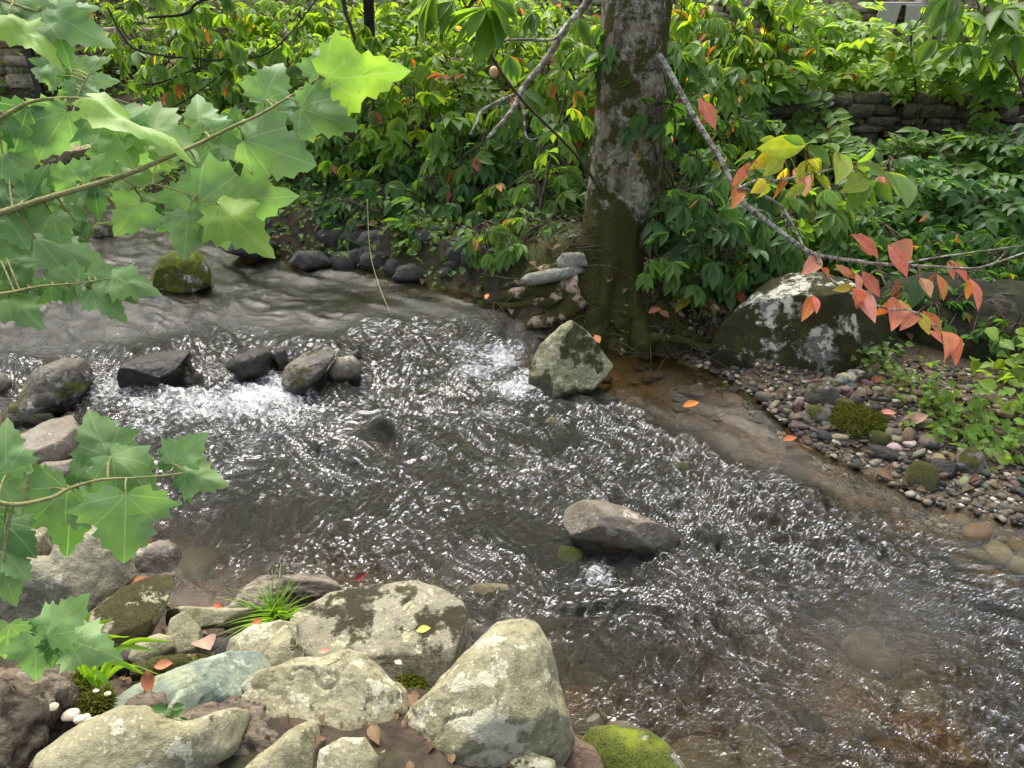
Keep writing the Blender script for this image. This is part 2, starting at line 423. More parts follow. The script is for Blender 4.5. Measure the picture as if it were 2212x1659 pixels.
def rock(name, pts, z, mat, label, cat='rock', T=.5, sub=5, seed=1, facet=6, amp=.05, box=.75, group=None, planes=(), fcut=(.72, .92), t=None, cracks=0., grow_=1.07):
    """a boulder whose widest section is the outline pts (photo px) at height z (metres) and that bulges T x its size to the front and back"""
    pts = np.array(pts, float); c = (pts.min(0) + pts.max(0)) / 2
    t = t or depth(c[1], z); cw = Pt(c[0], c[1], t); sc = t / FPX
    rel = (pts - c) * sc * grow_; rel[:, 1] *= -1
    ang = np.arctan2(rel[:, 1], rel[:, 0]); rad = np.hypot(rel[:, 0], rel[:, 1]); o = np.argsort(ang)
    # radial function by intersecting polygon edges
    d, F = ico(sub); th = np.arctan2(d[:, 1], d[:, 0])
    tab_a = np.linspace(-math.pi, math.pi, 361); tab = np.zeros(361); n = len(rel)
    for i, a in enumerate(tab_a):
        dx, dy = math.cos(a), math.sin(a); best = 0
        for j in range(n):
            p, q = rel[j], rel[(j + 1) % n]; e = q - p
            den = dx * e[1] - dy * e[0]
            if abs(den) < 1e-12: continue
            s_ = (p[0] * e[1] - p[1] * e[0]) / den; w = (p[0] * dy - p[1] * dx) / den
            if s_ > 0 and -1e-6 <= w <= 1 + 1e-6: best = max(best, s_)
        tab[i] = best
    ker = np.array([1, 2, 3, 2, 1.]); ker /= ker.sum()
    tab = np.convolve(np.r_[tab[-5:-1], tab, tab[1:5]], ker, 'same')[4:-4]
    Rr = np.interp(th, tab_a, tab)
    sn = np.hypot(d[:, 0], d[:, 1]); size = math.sqrt(abs(np.ptp(rel[:, 0]) * np.ptp(rel[:, 1])))
    L = np.zeros_like(d); q = sn ** box
    L[:, 0] = np.cos(th) * Rr * q; L[:, 1] = np.sin(th) * Rr * q
    L[:, 2] = np.sign(d[:, 2]) * np.abs(d[:, 2]) ** box * T * size
    rg = np.random.default_rng(seed)
    ray = cw - np.array([0, 0, CH]); ray /= np.linalg.norm(ray)
    w = -ray; r = np.cross(np.array([0, 0, 1.]), w); r /= np.linalg.norm(r); u = np.cross(w, r)
    V = L[:, :1] * r + L[:, 1:2] * u + L[:, 2:] * w
    pl = [(np.array(a, float), f) for a, f in planes]
    for _ in range(facet):
        a = rg.normal(size=3); a += w * .5; pl.append((a, rg.uniform(*fcut)))
    for a, f in pl:
        a = a / np.linalg.norm(a); s_ = V @ a; hgt = s_.max() * f
        ex = s_ - hgt; ex = np.where(ex > 0, ex, 0)
        V = V - a * (ex * .9)[:, None]
    nr = V / (np.linalg.norm(V, axis=1)[:, None] + 1e-9)
    k = fbm(V / size * 2.6 + seed * 3.1, 5, seed, .5)
    k2 = 1 - 2 * np.abs(fbm(V / size * 4 + seed, 4, seed + 5))
    V = V + nr * (size * (amp * k - .35 * amp * np.maximum(0, k2 - .55)))[:, None]
    V = V + nr * (min(size, .5) * .012 * fbm(V / size * 13 + seed, 4, seed + 21, .6))[:, None]
    if cracks:
        cr = np.abs(fbm(V / size * 3 + seed * 1.7, 3, seed + 9)); V = V - nr * (size * cracks * np.exp(-(cr / .025) ** 2))[:, None]
    mb = MB(); mb.add(V, F)
    me = mb.mesh(name, (0, 0, 0), attrs=False)
    o = link(name, me, mat, None, cw)
    return tag(o, label, cat, group)

M = {}
def make_mats():
    M['pale'] = mat_rock('olive_boulder_stone', (.2, .185, .105), (.275, .255, .16), (.42, .405, .3), .42, .17, mossc=(.06, .062, .014), wet=.0, mscale=4)
    M['pale_moss'] = mat_rock('moss_capped_stone', (.21, .195, .115), (.28, .26, .165), (.42, .4, .28), .3, .42, mossc=(.085, .07, .018), moss2=(.04, .034, .01), up=1., wet=.0, mscale=4)
    M['flat'] = mat_rock('lichened_flat_stone', (.185, .17, .115), (.265, .245, .175), (.4, .38, .23), .5, .36, mossc=(.06, .05, .02), moss2=(.035, .028, .014), up=.8, wet=.05, mscale=3.2)
    M['greyleft'] = mat_rock('rough_grey_stone', (.19, .175, .12), (.25, .235, .165), (.42, .41, .34), .2, .0, dark=.5, wet=.0, bump=1.5)
    M['blue'] = mat_rock('blue_green_stone', (.12, .165, .15), (.24, .255, .16), (.3, .33, .26), .35, 0, wet=None, bump=.6)
    M['brown'] = mat_rock('brown_stone', (.13, .085, .055), (.21, .15, .1), (.28, .22, .16), .15, 0, wet=.0)
    M['stream'] = mat_rock('stream_stone', (.2, .175, .14), (.13, .1, .065), (.36, .33, .28), .3, 0, wet=.03, bump=.9, rough=.55)
    M['mossy'] = mat_rock('mossy_stone', (.085, .075, .055), (.17, .155, .12), (.32, .32, .27), .2, .44, mossc=(.1, .1, .012), moss2=(.04, .045, .008), up=.8, wet=.04, mscale=6)
    M['mossy_up'] = mat_rock('mossy_step_stone', (.07, .06, .045), (.15, .13, .105), (.3, .3, .26), .15, .42, mossc=(.1, .1, .012), moss2=(.04, .045, .008), up=.5, wet=.06, mscale=6, rough=.6)
    M['green'] = mat_rock('bright_moss_stone', (.14, .12, .09), (.3, .28, .22), (.6, .6, .5), .35, .66, mossc=(.16, .19, .015), moss2=(.05, .065, .008), up=.8, wet=.0, mscale=5)
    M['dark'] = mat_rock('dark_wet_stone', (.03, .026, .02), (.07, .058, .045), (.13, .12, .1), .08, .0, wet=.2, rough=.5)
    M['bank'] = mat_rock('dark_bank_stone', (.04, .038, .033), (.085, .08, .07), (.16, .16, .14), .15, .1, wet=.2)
    M['lichen'] = mat_rock('white_lichen_boulder', (.12, .125, .1), (.24, .245, .2), (.6, .58, .48), .95, .74, mossc=(.055, .055, .01), moss2=(.02, .021, .006), up=-.6, wet=.1, mscale=2.6, ls=20)
    M['tree_rock'] = mat_rock('green_grey_boulder', (.17, .165, .09), (.28, .27, .16), (.42, .42, .28), .5, .52, mossc=(.055, .06, .012), moss2=(.02, .024, .006), up=.2, wet=.06, mscale=3.5)
    M['shademoss'] = mat_rock('shade_dark_moss_boulder', (.02, .018, .013), (.05, .045, .035), (.12, .12, .1), .0, .8, mossc=(.03, .033, .008), moss2=(.009, .011, .004), up=.0, wet=.0)  # moss and stone darkened in colour for the shade under overhanging foliage
    M['slab'] = mat_rock('flat_root_stone', (.22, .21, .17), (.3, .28, .23), (.4, .39, .33), .3, .12, wet=None)
    M['gold'] = mat_rock('golden_bed_stone', (.1, .06, .025), (.32, .2, .05), (.6, .42, .12), .35, 0, wet=None)
    M['sub'] = mat_rock('algae_bed_stone', (.1, .085, .045), (.15, .125, .07), (.2, .17, .1), .2, .4, mossc=(.08, .085, .02), moss2=(.04, .045, .012), wet=None)
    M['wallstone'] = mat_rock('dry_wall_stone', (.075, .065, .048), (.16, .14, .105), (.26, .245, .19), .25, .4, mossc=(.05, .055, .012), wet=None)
    M['tanwall'] = mat_rock('tan_wall_stone', (.27, .22, .15), (.4, .34, .25), (.5, .45, .36), .25, .08, wet=None)
    # pebbles: colour comes from the object
    k = NT('pebble'); v = k.objvec(); oi = k.n('ShaderNodeObjectInfo')
    c = k.mul(oi.outputs['Color'], k.mix(k.step(k.noise(v, 30, 4), .35, .65), (.62, .6, .58), (1.15, 1.12, 1.08)))
    c = k.mix(k.math('MULTIPLY', k.step(k.noise(v, 90, 3), .6, .7), .3), c, (.5, .48, .42))
    z = k.sep(k.pos())[2]; w = k.step(z, .045, .01)
    c = k.mix(k.math('MULTIPLY', w, .7), c, k.mul(c, (.3, .27, .22, 1)))
    M['pebble'] = k.done(k.pri(c, k.math('SUBTRACT', .75, k.math('MULTIPLY', w, .5)), .4, k.bump(k.noise(v, 60, 4), .3, .004)))
    # leaves
    def leafmat(name, tf, rough, spec, veins=False, tint=(1.7, 1.75, .55)):
        k = NT(name); c = k.attr('col', 0)
        v = k.tc.outputs['Object']; uv = k.attr('luv', 1)
        U, Vv, _ = k.sep(uv)[:3]
        c = k.mul(c, k.mix(k.noise(v, 22, 3), (.68, .7, .66), (1.3, 1.3, 1.25)))
        if name == 'autumn_leaf':
            c = k.mix(k.math('MULTIPLY', k.step(k.noise(v, 17, 4, .6), .48, .68), .55), c, (.5, .32, .07)); c = k.mix(k.math('MULTIPLY', k.step(k.noise(v, 75, 3, .6), .62, .68), .6), c, (.16, .05, .03))
        if veins: c = k.mix(k.math('MULTIPLY', k.step(k.noise(v, 60, 3, .6), .66, .71), .6), c, (.2, .13, .05)); c = k.mix(k.math('MULTIPLY', k.step(k.noise(v, 9, 3, .5), .45, .7), .35), c, k.mul(c, (1.5, 1.25, .7, 1)))
        aV = k.math('ABSOLUTE', Vv)
        if veins:
            best = None
            for a, ln in ((0, 1), (40, .6), (-40, .6), (78, .4), (-78, .4)):
                dx, dy = math.cos(R(a)), math.sin(R(a))
                cr = k.math('ABSOLUTE', k.math('SUBTRACT', k.math('MULTIPLY', U, dy), k.math('MULTIPLY', Vv, dx)))
                dt = k.math('ADD', k.math('MULTIPLY', U, dx), k.math('MULTIPLY', Vv, dy))
                m_ = k.math('MULTIPLY', k.step(cr, .014, .004), k.step(dt, 0, .05))
                best = m_ if best is None else k.math('MAXIMUM', best, m_)
            her = k.math('FRACT', k.math('MULTIPLY', k.math('SUBTRACT', U, k.math('MULTIPLY', aV, .75)), 8.))
            her = k.math('MULTIPLY', k.step(k.math('ABSOLUTE', k.math('SUBTRACT', her, .5)), .09, .02), .35)
            hh = k.math('MAXIMUM', best, her)
            c = k.mix(k.math('MULTIPLY', best, .7), k.mix(k.math('MULTIPLY', her, .2), c, (.22, .33, .12)), (.34, .45, .2))
        else:
            mid = k.step(aV, .06, .015)
            her = k.math('FRACT', k.math('MULTIPLY', k.math('SUBTRACT', U, k.math('MULTIPLY', aV, .6)), 11.))
            hh = k.math('MAXIMUM', mid, k.math('MULTIPLY', k.step(k.math('ABSOLUTE', k.math('SUBTRACT', her, .5)), .2, .05), .5))
            c = k.mix(k.math('MULTIPLY', mid, .3), c, k.mul(c, (1.6, 1.6, 1.3, 1)))
        b = k.bump(hh, -.35, .004)
        d = k.pri(c, rough, spec, b)
        t = k.n('ShaderNodeBsdfTranslucent'); k.put(t.inputs['Color'], k.mul(c, (*tint, 1)))
        return k.done(k.mixsh(tf, d, t.outputs[0]))
    M['leaf'] = leafmat('shrub_leaf', .5, .45, .35, tint=(2.7, 2.5, .7))
    M['syc'] = leafmat('sycamore_leaf', .45, .5, .35, veins=True, tint=(1.3, 1.45, .75))
    M['red'] = leafmat('autumn_leaf', .35, .5, .35, tint=(1.3, 1.1, .8))
    M['dry'] = leafmat('dry_leaf', .15, .7, .25, tint=(1.2, 1, .8))
    def bark(name, c1, c2, lich, la, sc=(1, 1, .25), moss=0., mz=0.):
        k = NT(name); v = k.objvec(); P = k.pos(); z = k.sep(P)[2]
        mp = k.n('ShaderNodeMapping'); mp.inputs['Scale'].default_value = sc; k.put(mp.inputs['Vector'], v)
        n1 = k.noise(mp.outputs[0], 18, 6, .68); n2 = k.noise(v, 7, 4, .6); n3 = k.noise(v, 60, 4, .7)
        c = k.mix(k.step(n1, .35, .62), c1, c2)
        l = k.step(k.math('ADD', k.noise(v, 24, 6, .78), k.math('MULTIPLY', k.math('SUBTRACT', n2, .5), .4)), .62 - la * .2, .66 - la * .2)
        c = k.mix(k.math('MULTIPLY', l, .8), c, lich)
        h = k.math('ADD', n1, k.math('MULTIPLY', n3, .4))
        if moss:
            q = k.math('ADD', k.noise(v, 5, 6, .65), k.math('MULTIPLY', k.step(z, mz + .55, mz - .05), .26))
            a = .8 - moss * .4; q = k.step(q, a, a + .06); mt = k.noise(v, 150, 4, .8)
            c = k.mix(q, c, k.mix(k.step(mt, .4, .65), (.03, .032, .009), (.11, .105, .02)))
            h = k.math('ADD', h, k.math('MULTIPLY', q, mt))
        return k.done(k.pri(c, .88, .25, k.bump(h, .8, .02)))
    M['bark'] = bark('mossy_trunk_bark', (.06, .05, .032), (.22, .19, .135), (.33, .33, .25), .42, (1, 1, .4), .78, .45)
    M['rootbark'] = bark('mossy_root_bark', (.24, .17, .12), (.5, .38, .28), (.5, .44, .34), .1, (.6, .6, .6), .36, .35)
    M['limb'] = bark('lichen_limb_bark', (.1, .085, .065), (.22, .19, .15), (.5, .5, .43), .6, (1, 1, 1))
    M['twig'] = bark('brown_twig_bark', (.05, .036, .026), (.11, .08, .055), (.2, .17, .13), .1, (1, 1, 1))
    M['darktwig'] = bark('dark_twig_bark', (.018, .015, .012), (.045, .036, .03), (.1, .1, .08), .0, (1, 1, 1))
    M['gtwig'] = bark('green_twig', (.2, .2, .08), (.3, .28, .12), (.3, .3, .15), 0, (1, 1, 1))
    M['birch'] = bark('pale_trunk_bark', (.3, .26, .22), (.5, .45, .4), (.6, .57, .52), .4, (1, 1, 3))
    M['log'] = bark('rotting_log_bark', (.04, .031, .023), (.16, .128, .094), (.25, .22, .17), .12, (.35, 1.5, 1.5))
    M['greylog'] = bark('weathered_log_wood', (.08, .068, .052), (.23, .195, .15), (.3, .27, .22), .1, (.2, 2, 2))
    def plain(name, c1, c2, rough=.6, sc=30):
        k = NT(name); v = k.objvec(); n = k.noise(v, sc, 4)
        return k.done(k.pri(k.mix(k.step(n, .3, .7), c1, c2), rough, .4, k.bump(n, .2, .004)))
    M['white'] = plain('white_plastic', (.62, .66, .7), (.72, .75, .78), .5, 12)
    M['grey'] = plain('grey_plastic', (.3, .28, .26), (.36, .34, .31), .5, 10)
    M['fruit'] = plain('tan_fruit_skin', (.42, .28, .13), (.55, .38, .2))
    M['shroom'] = plain('cream_mushroom_cap', (.55, .42, .3), (.75, .66, .54))
    M['wood'] = plain('weathered_plank', (.2, .13, .08), (.32, .23, .15), .8, 6)
    M['terra'] = plain('clay_bowl', (.42, .3, .22), (.5, .37, .28), .8)
    M['black'] = plain('black_metal', (.015, .015, .015), (.03, .03, .03), .5)
    k = NT('moss_tuft'); c = k.attr('col', 0)
    d = k.pri(c, .9, .1); t = k.n('ShaderNodeBsdfTranslucent'); k.put(t.inputs['Color'], c)
    M['moss'] = k.done(k.mixsh(.3, d, t.outputs[0]))

# ------------------------------------------------------------------ leaves
def tmpl_leaf(nr=5, wmax=.42, fold=.12, curl=.18, pos=.45):
    V = []; U = []; F = []
    for i in range(nr + 1):
        x = i / nr
        w = wmax * (math.sin(math.pi * x ** (math.log(.5) / math.log(pos))) ** .9 * (1 - .3 * x ** 3) if 0 < x < 1 else 0) + (.012 if i < nr else 0)
        z = -curl * x * x
        for sgn in (-1, 0, 1):
            V.append((x, sgn * w * .5, z + abs(sgn) * w * fold)); U.append((x, sgn * w * .5, 0))
    for i in range(nr):
        a = i * 3
        F += [(a, a + 3, a + 4, a + 1), (a + 1, a + 4, a + 5, a + 2)]
    return np.array(V), F, np.array(U)
LANCE = tmpl_leaf(6, .42, .3, .22, .55)
OVATE = tmpl_leaf(5, .6, .25, .2, .42)
SMALL = tmpl_leaf(3, .7, .2, .2, .45)
BLADE = tmpl_leaf(7, .05, .6, .75, .35)

def leaves(mb, tm, P, A, Nn, L, C, wf=1.):
    P = np.asarray(P, float).reshape(-1, 3); n = len(P)
    if n == 0: return
    A = np.asarray(A, float).reshape(-1, 3); A = A / (np.linalg.norm(A, axis=1)[:, None] + 1e-9)
    Nn = np.asarray(Nn, float).reshape(-1, 3); B = np.cross(Nn, A); B /= np.linalg.norm(B, axis=1)[:, None] + 1e-9
    Nn = np.cross(A, B); L = np.broadcast_to(np.asarray(L, float), (n,))
    V, F, U = tm; m = len(V)
    wf = np.broadcast_to(np.asarray(wf, float), (n,))
    G = P[:, None, :] + (V[None, :, 0, None] * A[:, None] + V[None, :, 1, None] * B[:, None] * wf[:, None, None] + V[None, :, 2, None] * Nn[:, None]) * L[:, None, None]
    Fa = np.array(F)
    FF = (Fa[None] + (np.arange(n) * m)[:, None, None]).reshape(-1, Fa.shape[1]) + mb.n
    mb.V.append(G.reshape(-1, 3)); mb.F.extend(map(tuple, FF.tolist()))
    C = np.broadcast_to(np.asarray(C, float), (n, 3)); mb.C.append(np.repeat(C, m, 0)); mb.U.append(np.tile(U, (n, 1))); mb.n += n * m

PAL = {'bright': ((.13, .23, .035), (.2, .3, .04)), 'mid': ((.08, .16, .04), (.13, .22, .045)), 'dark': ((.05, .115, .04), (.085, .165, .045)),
       'herb': ((.1, .19, .03), (.16, .26, .035)), 'litter': ((.07, .042, .025), (.19, .12, .07)), 'deep': ((.045, .115, .03), (.08, .17, .04))}  # bright and dark greens also put backlit tops and shaded low growth into colour
ORANGE = ((.45, .13, .04), (.5, .24, .05), (.42, .1, .06), (.38, .3, .05))
def colors(pal, n, rg, orange=0.):
    a, b = map(np.array, PAL[pal]); f = rg.random((n, 1)); c = a + (b - a) * f
    c = c * rg.uniform(.8, 1.2, (n, 1))
    orange *= .6
    if orange:
        k = rg.random(n) < orange
        c[k] = np.array(ORANGE)[rg.integers(0, 4, k.sum())]
    return c

def unit(v): return v / (np.linalg.norm(v, axis=-1, keepdims=True) + 1e-9)

def palmate(mb, P, rg, L, pal, orange=.02, droop=(.25, .8), face=None, tmpl=None):
    """five drooping leaflets round the end of a leaf stalk"""
    P = np.asarray(P).reshape(-1, 3); n = len(P)
    up = unit(np.array([0, -.12, 1.]) + rg.normal(0, .28, (n, 3)))
    h = rg.normal(size=(n, 3)); h[:, 2] = 0
    if face is not None: h = h + face
    h = unit(h - up * (h * up).sum(1)[:, None]); s = np.cross(up, h)
    col = colors(pal, n, rg, 0); Ln = L * rg.uniform(.7, 1.2, n)
    dr = rg.uniform(*droop, n)
    for k, (a, f) in enumerate(((-72, .68), (-36, .9), (0, 1), (36, .9), (72, .68))):
        aa = R(a) + rg.normal(0, .08, n); d = np.cos(aa)[:, None] * h + np.sin(aa)[:, None] * s
        dd = dr + rg.normal(0, .12, n); d = unit(d * np.cos(dd)[:, None] - np.array([0, 0, 1.]) * np.sin(dd)[:, None])
        nn = unit(up + d * .3); c = col * rg.uniform(.85, 1.15, (n, 1))
        kk = rg.random(n) < orange * .55; c[kk] = np.array(ORANGE)[rg.integers(0, 4, kk.sum())]
        leaves(mb, tmpl or LANCE, P, d, nn, Ln * f, c, rg.uniform(.85, 1.15, n))

def pinnate(mb, P, rg, L, pal, orange=.0, face=None, pairs=3):
    """a leaf stalk with opposite pairs of rounded leaflets"""
    P = np.asarray(P).reshape(-1, 3); n = len(P)
    up = unit(np.array([0, -.25, 1.]) + rg.normal(0, .22, (n, 3)))
    h = rg.normal(size=(n, 3)); h[:, 2] *= .2
    if face is not None: h = h + face
    h = unit(h - up * (h * up).sum(1)[:, None]); s = np.cross(up, h); col = colors(pal, n, rg, orange)
    Ln = L * rg.uniform(.75, 1.15, n)
    for k in range(pairs):
        q = P + h * (Ln * (.5 + .62 * k))[:, None] - np.array([0, 0, 1.]) * (Ln * .04 * k * k)[:, None]
        for sg in (-1, 1):
            d = unit(h * .45 + s * sg + rg.normal(0, .1, (n, 3)))
            leaves(mb, OVATE, q, d, up + rg.normal(0, .12, (n, 3)), Ln * rg.uniform(.85, 1.05, n), col * rg.uniform(.85, 1.15, (n, 1)))
    q = P + h * (Ln * (.5 + .62 * (pairs - 1) + .15))[:, None]
    leaves(mb, OVATE, q, h - np.array([0, 0, .2]), up, Ln * 1.1, col)

def shrub(px, py, t, rx, rz, n, L, pal, kind, label, ry=None, orange=.02, base=None, group=None, name='shrub', cat='shrub', seed=None, stems=3, face=(0, -.5, 0)):
    if kind == 'palm': n = int(n * 2.1); L = L * 1.25
    else: n = int(n * 1.7); L = L * 1.1
    seed = seed or int(px * 7 + py * 13); rg = np.random.default_rng(seed)
    c = Pt(px, py, t); ry = ry or rx * .8
    if base is None: bx, by = c[0] + rg.uniform(-.2, .2) * rx, c[1] + .25
    else: bx, by = base
    root = np.array([bx, by, tz(bx, by) - .03])
    e = empty(name, root, label, cat, group)
    d = unit(rg.normal(size=(n, 3))); rr = rg.uniform(.3, 1, (n, 1)) ** .5
    Pn = c + d * rr * np.array([rx, ry, rz])
    g = terrain(Pn[:, 0], Pn[:, 1]); Pn[:, 2] = np.maximum(Pn[:, 2], g + .06)
    fol = MB()
    f = np.array(face, float)
    if kind == 'palm': palmate(fol, Pn, rg, L, pal, orange, face=f)
    elif kind == 'pin': pinnate(fol, Pn, rg, L, pal, orange, face=f)
    else:
        m = 4; Q = np.repeat(Pn, m, 0) + rg.normal(0, L * .5, (n * m, 3))
        A = rg.normal(size=(n * m, 3)); A[:, 2] = A[:, 2] * .3 - .3
        leaves(fol, OVATE, Q, A + f, np.array([0, -.3, 1.]) + rg.normal(0, .35, (n * m, 3)), L * rg.uniform(.6, 1.2, n * m), colors(pal, n * m, rg, orange))
    st = MB(); k = min(stems, n)
    main = []
    for i in range(k):
        top = c + np.array([rg.uniform(-.6, .6) * rx, rg.uniform(-.5, .5) * ry, rz * rg.uniform(.3, .9)])
        pth = spline([root + rg.normal(0, .03, 3) * np.array([1, 1, 0]), root * .6 + top * .4 + rg.normal(0, .08, 3), root * .2 + top * .8 + rg.normal(0, .06, 3), top], 5)
        tube(st, pth, np.linspace(.011 + .008 * rz, .004, len(pth)), 6); main.append(pth)
    allp = np.concatenate(main)
    for q in Pn[:min(n, 60)]:
        dd = np.linalg.norm(allp - q, axis=1); j = int(np.argmin(dd))
        if dd[j] < 1.0: tube(st, spline([allp[j], (allp[j] + q) / 2 + np.array([0, 0, .04 * rg.normal()]), q], 3), np.linspace(.005, .0022, 7), 4, cap=False)
    st.build('stem', M['twig'], e); fol.build('foliage', M['leaf'], e)
    return e

# ------------------------------------------------------------------ build: setting
make_mats()
build_ground()
build_water()

# ------------------------------------------------------------------ rocks of the near bank
TOPN = (0, .05, 1)
_rk = rock
def rock(*a, **k):
    k.setdefault('grow_', 1.12); return _rk(*a, **k)
G1 = 'boulders piled on the near bank'
rock('boulder', [(812,1659),(850,1600),(905,1525),(985,1470),(1040,1420),(1075,1386),(1120,1378),(1155,1393),(1178,1440),(1192,1500),(1207,1560),(1210,1610),(1195,1640),(1150,1680),(1090,1720),(900,1740),(815,1710)], .30, M['pale'],
     'large olive boulder with a pointed mossy top at the bottom edge beside the water', 'boulder', T=.36, sub=6, seed=3, facet=3, amp=.05, planes=[((-.5,-.55,.75),.62),((.15,-.8,.25),.7)], group=G1, cracks=.02)
rock('boulder', [(645,1340),(665,1300),(740,1281),(830,1278),(900,1288),(960,1313),(997,1345),(1014,1400),(1024,1440),(1003,1475),(960,1505),(900,1515),(850,1500),(760,1470),(690,1460),(640,1420)], .2, M['flat'],
     'broad flat-topped boulder with a brown moss patch, jutting into the stream', 'boulder', T=.34, sub=6, seed=5, facet=2, amp=.04, planes=[((0,-.12,1),.5),((.05,-.9,.45),.75)], group=G1)
rock('boulder', [(545,1475),(565,1448),(600,1432),(660,1428),(730,1440),(800,1442),(838,1475),(850,1530),(856,1575),(840,1625),(800,1660),(740,1630),(690,1608),(620,1605),(575,1570),(556,1520)], .33, M['pale'],
     'lichen-blotched cracked boulder in front of the broad flat-topped one', 'boulder', T=.36, sub=6, seed=8, facet=4, amp=.055, planes=[((-.1,-.5,.8),.66)], group=G1, cracks=.04)
rock('stone', [(832,1482),(858,1474),(880,1500),(884,1540),(862,1582),(848,1595),(842,1530)], .3, M['pale'], 'narrow stone wedged between the cracked boulder and the large pointed boulder', 'stone', T=.45, sub=4, seed=11, group=G1)
rock('stone', [(500,1388),(513,1362),(558,1352),(612,1357),(638,1375),(634,1402),(604,1420),(578,1442),(532,1442),(506,1418)], .3, M['pale'], 'rounded tan stone with a dark notch below the grass tuft', 'stone', T=.4, sub=5, seed=14, facet=3, group=G1)
rock('stone', [(545,1470),(560,1430),(590,1388),(628,1364),(645,1395),(655,1440),(645,1475),(590,1490)], .31, M['pale'], 'smooth olive wedge stone leaning between the notched tan stone and the flat-topped boulder', 'stone', T=.4, sub=5, seed=16, facet=3, group=G1)
rock('stone', [(335,1422),(348,1388),(383,1340),(408,1337),(426,1370),(429,1415),(402,1428),(360,1430)], .3, M['pale'], 'upright pointed stone in front of the dark hollow', 'stone', T=.45, sub=5, seed=18, facet=4, group=G1)
rock('stone', [(284,1402),(305,1381),(345,1380),(367,1395),(367,1420),(330,1430),(292,1424)], .34, M['pale'], 'low rounded stone touching the left foot of the upright pointed stone', 'stone', T=.45, sub=4, seed=20, facet=3, group=G1)
rock('stone', [(203,1330),(225,1295),(285,1271),(340,1269),(374,1282),(372,1308),(340,1347),(300,1382),(250,1398),(213,1382)], .36, M['pale_moss'], 'oval stone with a rusty moss cap on its sloping top', 'stone', T=.42, sub=6, seed=22, facet=2, amp=.03, planes=[((.25,-.25,1),.55)], group=G1)
rock('boulder', [(6,1370),(5,1270),(36,1222),(60,1195),(110,1187),(140,1203),(162,1178),(197,1163),(232,1168),(247,1215),(267,1237),(279,1272),(262,1305),(215,1330),(190,1385),(100,1400)], .4, M['greyleft'],
     'big rough grey boulder with a jagged broken top at the left edge', 'boulder', T=.32, sub=6, seed=25, facet=4, amp=.05, planes=[((.1,-.9,.35),.55)], group=G1)
rock('stone', [(46,1165),(50,1134),(78,1128),(104,1140),(98,1175),(96,1205),(50,1205)], .55, M['pale'], 'pale splinter of stone poking up behind the rough grey boulder', 'stone', T=.4, sub=4, seed=27, group=G1)
rock('slab_stone', [(366,1318),(384,1293),(412,1292),(450,1310),(502,1331),(552,1345),(538,1364),(500,1370),(455,1352),(400,1342),(374,1328)], .26, M['pale'], 'thin tilted slab bridging the dark hollow', 'stone', T=.45, sub=5, seed=29, facet=4, amp=.03, group=G1)
rock('boulder', [(246,1500),(262,1460),(330,1446),(420,1449),(500,1454),(552,1480),(568,1515),(556,1548),(500,1566),(430,1570),(350,1545),(280,1520)], .38, M['blue'], 'smooth blue-green elongated boulder', 'boulder', T=.4, sub=6, seed=31, facet=2, amp=.03, group=G1)
rock('stone', [(348,1566),(362,1525),(395,1500),(425,1504),(430,1545),(412,1572)], .45, M['blue'], 'small pale grey-green wedge leaning on the blue-green boulder', 'stone', T=.4, sub=4, seed=33, facet=4, group=G1)
rock('boulder', [(28,1680),(60,1630),(95,1590),(150,1553),(220,1537),(290,1543),(332,1570),(367,1612),(402,1640),(470,1650),(510,1685),(450,1740),(60,1740)], .5, M['pale'],
     'broad rounded boulder with yellow-green lichen in the bottom left corner', 'boulder', T=.36, sub=6, seed=36, facet=2, amp=.04, group=G1)
rock('stone', [(508,1650),(555,1627),(630,1600),(690,1590),(697,1640),(692,1700),(530,1700)], .42, M['pale'], 'flat-faced wedge stone cut by the bottom edge, left of a round yellowish one', 'stone', T=.4, sub=5, seed=38, facet=5, group=G1)
rock('stone', [(690,1650),(704,1612),(750,1602),(792,1614),(810,1655),(800,1700),(700,1700)], .42, M['pale'], 'round yellowish stone at the bottom edge beside the large pointed boulder', 'stone', T=.45, sub=5, seed=40, facet=0, amp=.02, group=G1)
rock('stone', [(1080,1668),(1108,1641),(1150,1632),(1192,1645),(1205,1690),(1090,1700)], .3, M['pale'], 'rounded tan stone showing only its top under the large pointed boulder', 'stone', T=.45, sub=4, seed=42, facet=0, amp=.02, group=G1)
rock('stone', [(1188,1632),(1197,1604),(1240,1601),(1282,1617),(1307,1648),(1297,1680),(1220,1680),(1198,1655)], .18, M['brown'], 'angular reddish-brown stone at the water edge', 'stone', T=.4, sub=5, seed=44, facet=6, group=G1)
rock('stone', [(1258,1650),(1275,1606),(1320,1590),(1390,1588),(1432,1604),(1472,1640),(1492,1690),(1300,1710)], .04, M['green'], 'low stone with bright yellow-green moss in the water at the bottom edge', 'stone', T=.45, sub=6, seed=46, facet=2, amp=.04)
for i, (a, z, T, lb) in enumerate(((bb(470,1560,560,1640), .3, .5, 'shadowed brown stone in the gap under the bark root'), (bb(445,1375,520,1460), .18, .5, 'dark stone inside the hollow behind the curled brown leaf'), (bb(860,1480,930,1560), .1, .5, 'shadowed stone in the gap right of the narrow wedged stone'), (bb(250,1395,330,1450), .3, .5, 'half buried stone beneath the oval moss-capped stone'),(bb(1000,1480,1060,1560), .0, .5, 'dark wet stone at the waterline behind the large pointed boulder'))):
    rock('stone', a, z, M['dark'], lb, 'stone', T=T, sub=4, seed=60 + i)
rock('pebble', bb(855,1532,882,1560), .2, M['brown'], 'small rust-red stone in the gap beside the large pointed boulder', 'pebble', T=.5, sub=3, seed=66)

rock = _rk
